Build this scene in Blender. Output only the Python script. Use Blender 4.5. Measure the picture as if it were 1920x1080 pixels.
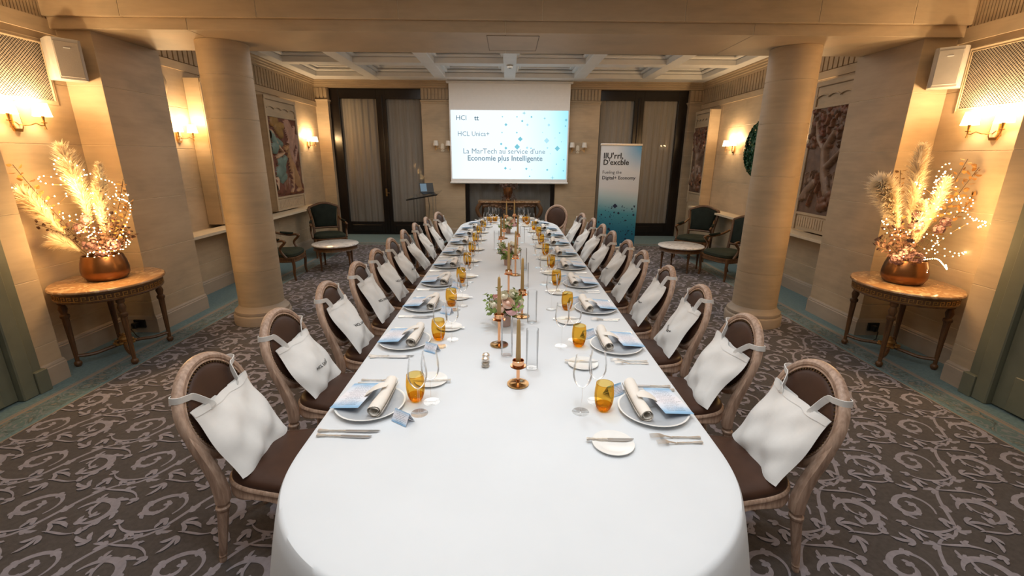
import bpy, bmesh, math, random
from math import sin, cos, pi, radians, sqrt, atan2
from mathutils import Vector, Matrix, noise

scene = bpy.context.scene
for _o in list(bpy.data.objects):
    bpy.data.objects.remove(_o)
col = bpy.data.collections.new('room'); scene.collection.children.link(col)

# ------------------------------------------------------------------ camera
PITCH, YAW, ROLL = radians(16.167), radians(.528), radians(.419)
def _cam_dir(x, y, f):
    d = Vector((x, f*cos(PITCH)+y*sin(PITCH), -f*sin(PITCH)+y*cos(PITCH)))
    return Vector((cos(YAW)*d.x+sin(YAW)*d.y, -sin(YAW)*d.x+cos(YAW)*d.y, d.z))
cam_d = bpy.data.cameras.new('camera'); cam = bpy.data.objects.new('camera', cam_d); col.objects.link(cam)
cam_d.sensor_width = 36.0; cam_d.lens = 840.45/1920*36; cam_d.clip_start = .05
_r = _cam_dir(cos(ROLL), sin(ROLL), 0); _u = _cam_dir(-sin(ROLL), cos(ROLL), 0); _f = _cam_dir(0, 0, 1)
cam.matrix_world = Matrix(((_r.x, _u.x, -_f.x, -.015), (_r.y, _u.y, -_f.y, 0), (_r.z, _u.z, -_f.z, 1.85), (0, 0, 0, 1)))
scene.camera = cam

# ------------------------------------------------------------------ world, exposure, ceiling lights, added fill
scene.view_settings.view_transform = 'Standard'
scene.view_settings.look = 'None'
scene.view_settings.gamma = 1.0
scene.view_settings.use_curve_mapping = False
scene.view_settings.exposure = 0.0
w = bpy.data.worlds.new('night'); scene.world = w; w.use_nodes = True
w.node_tree.nodes['Background'].inputs[0].default_value = (.05, .045, .04, 1)
w.node_tree.nodes['Background'].inputs[1].default_value = .3

def lamp(name, kind, loc, power, color, size=.1, target=None, spot=None, blend=1.0, parent=None, sy=None):
    d = bpy.data.lights.new(name, kind); d.energy = power; d.color = color
    if kind == 'AREA':
        d.size = size
        if sy: d.shape = 'RECTANGLE'; d.size_y = sy
    else: d.shadow_soft_size = size
    if kind == 'SPOT': d.spot_size = radians(spot); d.spot_blend = blend
    o = bpy.data.objects.new(name, d); col.objects.link(o); o.location = loc
    if target is not None:
        o.rotation_euler = (Vector(target)-Vector(loc)).to_track_quat('-Z', 'Y').to_euler()
    if parent: o.parent = parent
    return o
NEUTRAL = (1, .965, .92); COOL = (.88, .95, 1); WARM = (1, .68, .36); GOLD = (1, .58, .21)
# downlights in the ceiling over the table (near room and far room)
for (x, y, z, p) in ((0, .9, 3.2, 55), (0, 2.9, 3.2, 60), (0, 6.1, 3.6, 52), (0, 8.0, 3.6, 55)):
    lamp('ceiling_downlight', 'SPOT', (x, y, z), p*1.25, COOL, .16, (x, y+.05, 0), 105, 1.0)
lamp('fill_light_near', 'AREA', (0, 1.2, 3.22), 84, NEUTRAL, 5.0, (0, 1.2, 0), sy=3.0)  # unseen fill panel added to lift the near walls, no real fixture
lamp('fill_light_far', 'AREA', (0, 7.9, 3.48), 108, NEUTRAL, 5.0, (0, 7.9, 0), sy=3.5)  # second added fill panel, brightens the far walls and room

# ------------------------------------------------------------------ materials
MATS = {}
def _nt(name):
    m = bpy.data.materials.new(name); m.use_nodes = True
    nt = m.node_tree; b = nt.nodes['Principled BSDF']
    return m, nt, b
def N(nt, t, **kw):
    n = nt.nodes.new(t)
    for k, v in kw.items(): setattr(n, k, v)
    return n
def L(nt, a, b): nt.links.new(a, b)
def mth(nt, op, a, b=None, c=None):
    n = nt.nodes.new('ShaderNodeMath'); n.operation = op
    for i, v in enumerate((a, b, c)):
        if v is None: continue
        if isinstance(v, (int, float)): n.inputs[i].default_value = v
        else: nt.links.new(v, n.inputs[i])
    return n.outputs[0]
def c4(c): return (c[0], c[1], c[2], 1)
def ramp(nt, fac, stops, mode='LINEAR'):
    n = nt.nodes.new('ShaderNodeValToRGB'); r = n.color_ramp; r.interpolation = mode
    while len(r.elements) < len(stops): r.elements.new(.5)
    for e, (p, c) in zip(r.elements, stops): e.position = p; e.color = c4(c)
    if fac is not None: nt.links.new(fac, n.inputs[0])
    return n.outputs[0]
def noise_tex(nt, scale, detail=4, vec=None, mscale=None, coord='Object', rough=.55, dist=0.0):
    t = nt.nodes.new('ShaderNodeTexNoise'); t.inputs['Scale'].default_value = scale; t.inputs['Detail'].default_value = detail
    t.inputs['Roughness'].default_value = rough; t.inputs['Distortion'].default_value = dist
    if vec is None:
        if coord == 'World': vec = nt.nodes.new('ShaderNodeNewGeometry').outputs['Position']
        else: vec = nt.nodes.new('ShaderNodeTexCoord').outputs[coord]
    if mscale:
        mp = nt.nodes.new('ShaderNodeMapping'); mp.inputs['Scale'].default_value = mscale; nt.links.new(vec, mp.inputs[0]); vec = mp.outputs[0]
    nt.links.new(vec, t.inputs['Vector']); return t.outputs['Fac']
def bump(nt, b, h, strength=.2, dist=.01):
    n = nt.nodes.new('ShaderNodeBump'); n.inputs['Strength'].default_value = strength; n.inputs['Distance'].default_value = dist
    nt.links.new(h, n.inputs['Height']); nt.links.new(n.outputs[0], b.inputs['Normal'])
def mat(name, c, rough=.5, metal=0.0, var=.12, scale=15, mscale=None, bmp=0.0, bdist=.003, coord='Object', spec=.5, sheen=0.0, emit=None, es=0.0, coat=0.0, sss=0.0):
    if name in MATS: return MATS[name]
    m, nt, b = _nt(name)
    f = noise_tex(nt, scale, 4, mscale=mscale, coord=coord)
    lo = tuple(max(0, v*(1-var)) for v in c); hi = tuple(min(1, v*(1+var)) for v in c)
    L(nt, ramp(nt, f, [(.3, lo), (.7, hi)]), b.inputs['Base Color'])
    b.inputs['Roughness'].default_value = rough; b.inputs['Metallic'].default_value = metal
    b.inputs['Specular IOR Level'].default_value = spec
    if sheen: b.inputs['Sheen Weight'].default_value = sheen
    if coat: b.inputs['Coat Weight'].default_value = coat; b.inputs['Coat Roughness'].default_value = .1
    if bmp: bump(nt, b, f, bmp, bdist)
    if emit: b.inputs['Emission Color'].default_value = c4(emit); b.inputs['Emission Strength'].default_value = es
    MATS[name] = m; return m
def emis(name, c, s):
    if name in MATS: return MATS[name]
    m, nt, b = _nt(name); b.inputs['Base Color'].default_value = c4((.0, .0, .0)); b.inputs['Roughness'].default_value = .9
    b.inputs['Specular IOR Level'].default_value = 0
    b.inputs['Emission Color'].default_value = c4(c); b.inputs['Emission Strength'].default_value = s
    MATS[name] = m; return m
def glass(name, tint=(1, 1, 1), refl=.9, rough=.02, blend=.25, gcol=(1, 1, 1)):
    if name in MATS: return MATS[name]
    m, nt, b = _nt(name); nt.nodes.remove(b)
    out = [n for n in nt.nodes if n.type == 'OUTPUT_MATERIAL'][0]
    tr = N(nt, 'ShaderNodeBsdfTransparent'); tr.inputs[0].default_value = c4(tint)
    gl = N(nt, 'ShaderNodeBsdfGlossy'); gl.inputs['Roughness'].default_value = rough; gl.inputs[0].default_value = c4(gcol)
    lw = N(nt, 'ShaderNodeLayerWeight'); lw.inputs[0].default_value = blend
    mx = N(nt, 'ShaderNodeMixShader'); L(nt, mth(nt, 'MULTIPLY', lw.outputs['Fresnel'], refl), mx.inputs[0])
    L(nt, tr.outputs[0], mx.inputs[1]); L(nt, gl.outputs[0], mx.inputs[2]); L(nt, mx.outputs[0], out.inputs[0])
    MATS[name] = m; return m

def stone_mat(name, c, var=.22, rough=.55, streak=1.0):
    m, nt, b = _nt(name)
    f1 = noise_tex(nt, 1.1, 5, mscale=(1, 1, 2.2), coord='World', dist=.5)
    f2 = noise_tex(nt, 5.0, 5, mscale=(.6, .6, 5), coord='World')
    s = mth(nt, 'ADD', mth(nt, 'MULTIPLY', f1, .72), mth(nt, 'MULTIPLY', f2, .28*streak))
    lo = tuple(v*(1-var) for v in c); hi = tuple(min(1, v*(1+var)) for v in c)
    L(nt, ramp(nt, s, [(.34, (lo[0]*.93, lo[1]*.97, lo[2])), (.5, c), (.66, hi)]), b.inputs['Base Color'])
    b.inputs['Roughness'].default_value = rough; b.inputs['Specular IOR Level'].default_value = .35
    bump(nt, b, f2, .06, .004)
    MATS[name] = m; return m
STONE = stone_mat('limestone', (.44, .335, .222), .15)
STONE_B = stone_mat('limestone_base', (.39, .31, .235), .10)
MORTAR = mat('pale_mortar', (.62, .52, .37), .7)
WOODP = stone_mat('fluted_oak', (.40, .30, .195), .15)

def carpet_mat():
    m, nt, b = _nt('carpet')
    pos = N(nt, 'ShaderNodeNewGeometry').outputs['Position']
    sp = N(nt, 'ShaderNodeSeparateXYZ'); L(nt, pos, sp.inputs[0])
    ax = mth(nt, 'ABSOLUTE', sp.outputs[0])
    e = mth(nt, 'MAXIMUM', mth(nt, 'SUBTRACT', ax, 3.40), mth(nt, 'SUBTRACT', sp.outputs[1], 9.75))
    fac = mth(nt, 'ADD', e, .1)
    n1 = noise_tex(nt, 40, 3, vec=pos); n2 = noise_tex(nt, 2.2, 3, vec=pos)
    brown = ramp(nt, mth(nt, 'ADD', mth(nt, 'MULTIPLY', n1, .6), mth(nt, 'MULTIPLY', n2, .4)), [(.35, (.066, .056, .052)), (.65, (.096, .083, .077))])
    teal = ramp(nt, n1, [(.3, (.095, .165, .18)), (.7, (.14, .225, .24))])
    sc = noise_tex(nt, 5.5, 3, vec=pos, dist=2.6)
    bord = ramp(nt, sc, [(.0, (.085, .15, .15)), (.40, (.09, .15, .15)), (.44, (.20, .20, .21)), (.475, (.10, .155, .155)), (.53, (.09, .14, .14)), (.55, (.055, .06, .05)), (.575, (.09, .14, .14)), (.64, (.24, .18, .13)), (.68, (.09, .15, .15))])
    def mask(a, bb):
        return mth(nt, 'MULTIPLY', mth(nt, 'GREATER_THAN', fac, a), mth(nt, 'LESS_THAN', fac, bb))
    def mix(f, a, c):
        n = N(nt, 'ShaderNodeMix', data_type='RGBA'); L(nt, f, n.inputs[0])
        for s, v in ((6, a), (7, c)):
            if isinstance(v, tuple): n.inputs[s].default_value = c4(v)
            else: L(nt, v, n.inputs[s])
        return n.outputs[2]
    r = mix(mth(nt, 'GREATER_THAN', fac, .1), brown, teal)
    r = mix(mask(.145, .315), r, bord)
    tan = (.26, .20, .155)
    r = mix(mask(.097, .108), r, tan); r = mix(mask(.325, .352), r, tan); r = mix(mask(.360, .372), r, tan)
    L(nt, r, b.inputs['Base Color']); b.inputs['Roughness'].default_value = .95; b.inputs['Specular IOR Level'].default_value = .1
    b.inputs['Sheen Weight'].default_value = .15
    bump(nt, b, noise_tex(nt, 260, 2, vec=pos), .35, .004)
    MATS['carpet'] = m; return m
CARPET = carpet_mat()
SCROLL = mat('carpet_scroll_pile', (.275, .255, .285), .95, var=.14, scale=30, bmp=.3, bdist=.004, coord='World', spec=.1, sheen=.15)
WHITE_PL = mat('white_plaster', (.72, .71, .69), .6, var=.03, scale=4)
DARKWOOD = mat('ebony_wood', (.010, .0065, .0055), .25, var=.3, scale=8, mscale=(1, 1, .1))
GREEN = mat('sage_paint', (.145, .15, .105), .45, var=.08, scale=6)
GILT = mat('gilt', (.42, .24, .08), .35, .7, var=.25, scale=30)
CREAM_T = mat('cream_trim', (.60, .50, .36), .5, var=.06)

# ------------------------------------------------------------------ mesh helpers
class MB:
    def __init__(s): s.v = []; s.f = []; s.m = []
    def add(s, vs, fs, mi=0):
        o = len(s.v); s.v.extend([tuple(p) for p in vs]); s.f.extend([tuple(i+o for i in f) for f in fs]); s.m.extend([mi]*len(fs)); return s
    def box(s, x0, x1, y0, y1, z0, z1, mi=0, bev=0.0):
        if bev <= 0:
            vs = [(x, y, z) for z in (z0, z1) for y in (y0, y1) for x in (x0, x1)]
            return s.add(vs, [(0, 2, 3, 1), (4, 5, 7, 6), (0, 1, 5, 4), (2, 6, 7, 3), (0, 4, 6, 2), (1, 3, 7, 5)], mi)
        bm = bmesh.new(); bmesh.ops.create_cube(bm, size=1)
        for v in bm.verts: v.co = Vector(((x0+x1)/2+v.co.x*(x1-x0), (y0+y1)/2+v.co.y*(y1-y0), (z0+z1)/2+v.co.z*(z1-z0)))
        bmesh.ops.bevel(bm, geom=bm.edges[:], offset=bev, segments=1, affect='EDGES')
        s.bm(bm, mi); bm.free(); return s
    def bm(s, bm, mi=0):
        bm.verts.index_update(); return s.add([v.co[:] for v in bm.verts], [[v.index for v in f.verts] for f in bm.faces], mi)
    def lathe(s, prof, n=24, c=(0, 0, 0), flute=None, mi=0, sx=1.0, sy=1.0, a0=0, a1=2*pi, caps=True):
        full = abs(a1-a0-2*pi) < 1e-6; nn = n if full else n+1
        vs = []; fs = []
        for (r, z) in prof:
            for i in range(nn):
                a = a0+(a1-a0)*i/n
                rr = r*(flute(a, z) if flute else 1)
                vs.append((c[0]+rr*cos(a)*sx, c[1]+rr*sin(a)*sy, c[2]+z))
        for j in range(len(prof)-1):
            for i in range(n):
                k = (i+1) % nn
                fs.append((j*nn+i, j*nn+k, (j+1)*nn+k, (j+1)*nn+i))
        if caps and full:
            if prof[0][0] > 1e-5: fs.append(tuple(reversed(range(nn))))
            if prof[-1][0] > 1e-5: fs.append(tuple((len(prof)-1)*nn+i for i in range(nn)))
        return s.add(vs, fs, mi)
    def sweep(s, path, prof, closed=False, ref=(0, 0, 1), mi=0, scales=None, caps=True):
        """prof points (a, b): a along side = tangent x ref, b along ref-ish normal"""
        n = len(path); P = [Vector(p) for p in path]; m = len(prof); vs = []; fs = []
        ref = Vector(ref)
        for i in range(n):
            if closed: t = P[(i+1) % n]-P[i-1]
            else: t = P[min(i+1, n-1)]-P[max(i-1, 0)]
            t.normalize(); side = t.cross(ref)
            if side.length < 1e-4: side = t.cross(Vector((1, .01, 0)))
            side.normalize(); nor = side.cross(t)
            k = scales[i] if scales else 1
            for (a, b) in prof: vs.append(tuple(P[i]+side*(a*k)+nor*(b*k)))
        for i in range(n if closed else n-1):
            j = (i+1) % n
            for q in range(m):
                r = (q+1) % m
                fs.append((i*m+q, i*m+r, j*m+r, j*m+q))
        if caps and not closed: fs.append(tuple(reversed(range(m)))); fs.append(tuple((n-1)*m+q for q in range(m)))
        return s.add(vs, fs, mi)
    def tube(s, path, r, n=8, ref=(0, 0, 1), mi=0, closed=False):
        rr = r if isinstance(r, (list, tuple)) else None
        prof = [(cos(2*pi*i/n)*(1 if rr else r), sin(2*pi*i/n)*(1 if rr else r)) for i in range(n)]
        return s.sweep(path, prof, closed, ref, mi, scales=rr)
    def sphere(s, c, r, n=10, m=6, sc=(1, 1, 1), mi=0):
        vs = [(c[0], c[1], c[2]-r*sc[2])]; fs = []
        for j in range(1, m):
            p = -pi/2+pi*j/m
            for i in range(n):
                a = 2*pi*i/n; vs.append((c[0]+r*cos(p)*cos(a)*sc[0], c[1]+r*cos(p)*sin(a)*sc[1], c[2]+r*sin(p)*sc[2]))
        vs.append((c[0], c[1], c[2]+r*sc[2])); t = len(vs)-1
        for i in range(n):
            k = (i+1) % n; fs.append((0, 1+k, 1+i)); fs.append((t, t-n+i, t-n+k))
            for j in range(m-2): fs.append((1+j*n+i, 1+j*n+k, 1+(j+1)*n+k, 1+(j+1)*n+i))
        return s.add(vs, fs, mi)
    def grid(s, fn, nu, nv, mi=0, wrap=False):
        vs = [fn(i/nu, j/nv) for j in range(nv+1) for i in range(nu+(0 if wrap else 1))]
        w_ = nu+(0 if wrap else 1)
        fs = [(j*w_+i, j*w_+(i+1) % w_, (j+1)*w_+(i+1) % w_, (j+1)*w_+i) for j in range(nv) for i in range(nu)]
        return s.add(vs, fs, mi)
    def prism(s, pts, z0, z1, mi=0):
        n = len(pts); vs = [(x, y, z0) for x, y in pts]+[(x, y, z1) for x, y in pts]
        fs = [tuple(reversed(range(n))), tuple(range(n, 2*n))]+[(i, (i+1) % n, n+(i+1) % n, n+i) for i in range(n)]
        return s.add(vs, fs, mi)
    def xf(s, M, start=0):
        for i in range(start, len(s.v)): s.v[i] = tuple(M @ Vector(s.v[i]))
        return s
    def mesh(s, name, mats, smooth=True):
        me = bpy.data.meshes.new(name); me.from_pydata(s.v, [], s.f)
        mats = mats if isinstance(mats, (list, tuple)) else [mats]
        for m_ in mats: me.materials.append(m_)
        if len(mats) > 1: me.polygons.foreach_set('material_index', s.m)
        bm = bmesh.new(); bm.from_mesh(me); bmesh.ops.recalc_face_normals(bm, faces=bm.faces); bm.to_mesh(me); bm.free()
        if smooth:
            me.polygons.foreach_set('use_smooth', [True]*len(me.polygons))
            try: me.set_sharp_from_angle(angle=radians(38))
            except Exception: pass
        me.update(); return me
    def obj(s, name, mats, parent=None, smooth=True, loc=None, rotz=0):
        return mobj(name, s.mesh(name, mats, smooth), parent, loc, rotz)
def mobj(name, me, parent=None, loc=None, rotz=0):
    o = bpy.data.objects.new(name, me); col.objects.link(o)
    if parent: o.parent = parent
    if loc is not None: o.location = loc
    o.rotation_euler = (0, 0, rotz); return o
def tag(o, label=None, cat=None, group=None, kind=None):
    if label: o['label'] = label
    if cat: o['category'] = cat
    if group: o['group'] = group
    if kind: o['kind'] = kind
    return o
def thing(name, label, cat, loc=(0, 0, 0), rotz=0, group=None, kind=None):
    o = bpy.data.objects.new(name, None); col.objects.link(o); o.location = loc; o.rotation_euler = (0, 0, rotz); o.empty_display_size = .05
    return tag(o, label, cat, group, kind)
def copy_tree(o, parent=None):
    c = o.copy(); col.objects.link(c)
    if parent: c.parent = parent
    for ch in o.children: copy_tree(ch, c)
    return c
def place(o, loc, rotz=0, label=None, group=None):
    o.location = loc; o.rotation_euler = (0, 0, rotz)
    if label: o['label'] = label
    if group: o['group'] = group
    return o
def struct(o, label=None): o['kind'] = 'structure'; return tag(o, label)
ORD = ['first', 'second', 'third', 'fourth', 'fifth', 'sixth', 'seventh', 'eighth', 'ninth', 'tenth', 'eleventh', 'twelfth']
def text_geo(s, size, align='CENTER', bold=False, spacing=1.0):
    cu = bpy.data.curves.new('txt', 'FONT'); cu.body = s; cu.size = size; cu.align_x = align; cu.space_character = spacing
    cu.resolution_u = 2
    if bold: cu.offset = size*.018
    o = bpy.data.objects.new('txt', cu); scene.collection.objects.link(o)
    dg = bpy.context.evaluated_depsgraph_get(); me = o.evaluated_get(dg).to_mesh()
    vs = [tuple(v.co) for v in me.vertices]; fs = [tuple(p.vertices) for p in me.polygons]
    o.evaluated_get(dg).to_mesh_clear(); bpy.data.objects.remove(o); bpy.data.curves.remove(cu)
    return vs, fs
# ================================================================== STRUCTURE
FLOOR_Y0, BACK = -2.6, 11.0
floor = struct(MB().box(-4.9, 4.9, FLOOR_Y0, 11.6, -.1, 0).obj('floor', CARPET, smooth=False), 'patterned carpet floor with teal border along the walls')

# --- woven scroll motif of the carpet field (raised pile)
def scroll_motif():
    rib = MB(); zc = [0.0]
    def ribbon(pts, wid):
        n = len(pts); vs = []; zc[0] += .00005
        for i, (x, y) in enumerate(pts):
            x0, y0 = pts[max(i-1, 0)]; x1, y1 = pts[min(i+1, n-1)]
            tx, ty = x1-x0, y1-y0; l = max(1e-6, sqrt(tx*tx+ty*ty)); nx, ny = -ty/l, tx/l
            w_ = wid(i/(n-1))*.44
            vs += [(x+nx*w_, y+ny*w_, zc[0]), (x-nx*w_, y-ny*w_, zc[0])]
        rib.add(vs, [(2*i, 2*i+1, 2*i+3, 2*i+2) for i in range(n-1)])
    def leaf(x, y, a, ln, w_, curl=.5):
        for da, k in ((0, 1), (.75, .62), (-.7, .6)):
            pts = []
            for i in range(6):
                t = i/5; aa = a+da+curl*t
                pts.append((x+cos(aa)*ln*k*t, y+sin(aa)*ln*k*t))
            ribbon(pts, lambda t: w_*(.25+1.5*t*(1-t)**.7*1.7) if t < 1 else .001)
    def arc(cx, cy, r0, r1, a0, a1, w0, wm, w1, sx=1.0, sy=1.0, tilt=0.0, n=22):
        pts = []
        for i in range(n+1):
            t = i/n; a = a0+(a1-a0)*t; r = r0+(r1-r0)*t
            x, y = r*cos(a)*sx, r*sin(a)*sy
            pts.append((cx+x*cos(tilt)-y*sin(tilt), cy+x*sin(tilt)+y*cos(tilt)))
        ribbon(pts, lambda t: w0+(wm-w0)*sin(pi*min(1, t*1.0))+(w1-w0)*t)
        return pts
    def bez(a, b, c, d, w0, wm, w1, n=18):
        pts = []
        for i in range(n+1):
            t = i/n; u = 1-t
            pts.append(tuple(u**3*a[k]+3*u*u*t*b[k]+3*u*t*t*c[k]+t**3*d[k] for k in (0, 1)))
        ribbon(pts, lambda t: w0+(w1-w0)*t+(wm-(w0+w1)/2)*sin(pi*t)); return pts
    # running vine along the half-drop diagonal
    v = bez((-.1725, -.1925), (-.02, -.20), (-.02, .16), (.1725, .1925), .012, .022, .012, 24)
    leaf(v[6][0], v[6][1], -.9, .075, .022, .8); leaf(v[12][0], v[12][1], .2, .06, .020, .8); leaf(v[19][0], v[19][1], 2.2, .07, .022, .7); leaf(v[2][0], v[2][1], 2.6, .05, .018, .5)
    # oval curl on one side
    p = arc(-.185, .015, .118, .026, -1.15, 5.9, .010, .030, .016, 1.12, .88, .55, 34)
    leaf(p[-1][0], p[-1][1], 1.2, .045, .022, 1.0); leaf(p[9][0], p[9][1], .4, .055, .020, -.6); leaf(p[15][0], p[15][1], 3.6, .06, .020, .7); leaf(p[20][0], p[20][1], 4.6, .065, .022, .6); leaf(p[25][0], p[25][1], -.4, .04, .016, .7)
    # leafy C scroll on the other side
    q = arc(.175, -.035, .112, .070, 2.5, -1.9, .010, .046, .012, 1.05, .95, .3, 26)
    leaf(q[-1][0], q[-1][1], 2.9, .060, .024, -.9); leaf(q[5][0], q[5][1], 2.3, .06, .020, -.7); leaf(q[10][0], q[10][1], 1.0, .07, .024, -.8); leaf(q[16][0], q[16][1], -.2, .065, .024, -.8); leaf(q[20][0], q[20][1], -1.3, .07, .024, -.8)
    i_ = bez(q[6], (.15, .06), (.12, -.02), (.175, -.045), .008, .018, .008); leaf(i_[-1][0], i_[-1][1], -.6, .045, .020, .9); leaf(i_[10][0], i_[10][1], 3.6, .035, .016, .6)
    # side tendrils
    b1 = bez((-.07, -.13), (-.16, -.17), (-.25, -.18), (-.31, -.11), .008, .018, .006); leaf(b1[9][0], b1[9][1], -2.2, .055, .020, .7); leaf(b1[-1][0], b1[-1][1], 1.9, .05, .020, .7)
    b2 = bez((.08, .15), (.17, .13), (.26, .16), (.32, .08), .008, .018, .006); leaf(b2[9][0], b2[9][1], 1.2, .05, .020, -.6); leaf(b2[-1][0], b2[-1][1], -1.2, .055, .022, -.7)
    b3 = bez((.03, -.16), (.08, -.15), (.14, -.19), (.20, -.165), .006, .016, .006, 10); leaf(b3[-1][0], b3[-1][1], .3, .055, .022, .5)
    rq = random.Random(8)
    for _ in range(260):
        x, y = rq.uniform(-.345, .345), rq.uniform(-.1925, .1925)
        dm_ = min((((x-vx+a_*.69+b_*.345)**2+(y-vy+b_*.385)**2) for vx, vy, _z in rib.v for a_, b_ in ((0, 0), (0, 1), (0, -1), (1, 0), (-1, 0), (1, -1), (-1, 1))), default=1)
        if dm_ > .040**2:
            d_ = sqrt(dm_); a_ = rq.choice((.5, .9, 2.4, 3.6, 5.2)); leaf(x-cos(a_)*d_*.8, y-sin(a_)*d_*.8, a_, d_*1.7, .024, rq.choice((-.7, .7)))
    return rib
_m = scroll_motif(); sc = MB()
for j in range(-5, 27):
    for i in range(-6, 7):
        ox = i*.69+(.345 if j % 2 else 0); oy = j*.385+.1
        if oy > 9.9 or abs(ox) > 3.75: continue
        sc.add([(max(-3.385, min(3.385, x+ox)), min(9.73, y+oy), .0008+z) for x, y, z in _m.v], _m.f)
o = sc.obj('carpet_scroll', SCROLL, floor, smooth=False); o['kind'] = 'stuff'

# --- stone built of blocks with recessed pale joints
CZ = [0, .35, .88, 1.41, 1.94, 2.47, 2.935]
def courses(root, x0, x1, y0, y1, zs, cutx=None, cuty=None, m=None, gap=.005, bev=.002):
    xs = cutx or [x0, x1]; ys = cuty or [y0, y1]
    MB().box(x0+.004, x1-.004, y0+.004, y1-.004, zs[0]+.003, zs[-1]-.003).obj('mortar_core', MORTAR, root, smooth=False)
    for k in range(len(zs)-1):
        for a in range(len(xs)-1):
            for b in range(len(ys)-1):
                g = gap/2
                MB().box(xs[a]+(g if a else 0), xs[a+1]-(g if a < len(xs)-2 else 0), ys[b]+(g if b else 0), ys[b+1]-(g if b < len(ys)-2 else 0),
                         zs[k]+(g if k else 0), zs[k+1]-(g if k < len(zs)-2 else 0), bev=bev).obj('stone_block', m or STONE, root, smooth=False)
def baseboard(name, pts, h=.19, d=.022, m=None, label=None):
    """skirting swept along pts; the room is on the left of the path direction"""
    prof = [(-.004, 0), (d, 0), (d, h*.80), (d*.75, h*.84), (d*.75, h*.9), (d*.3, h), (-.004, h)]
    return struct(MB().sweep(pts, [(a, b) for a, b in prof], ref=(0, 0, 1)).obj(name, m or STONE_B, smooth=False), label)

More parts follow.
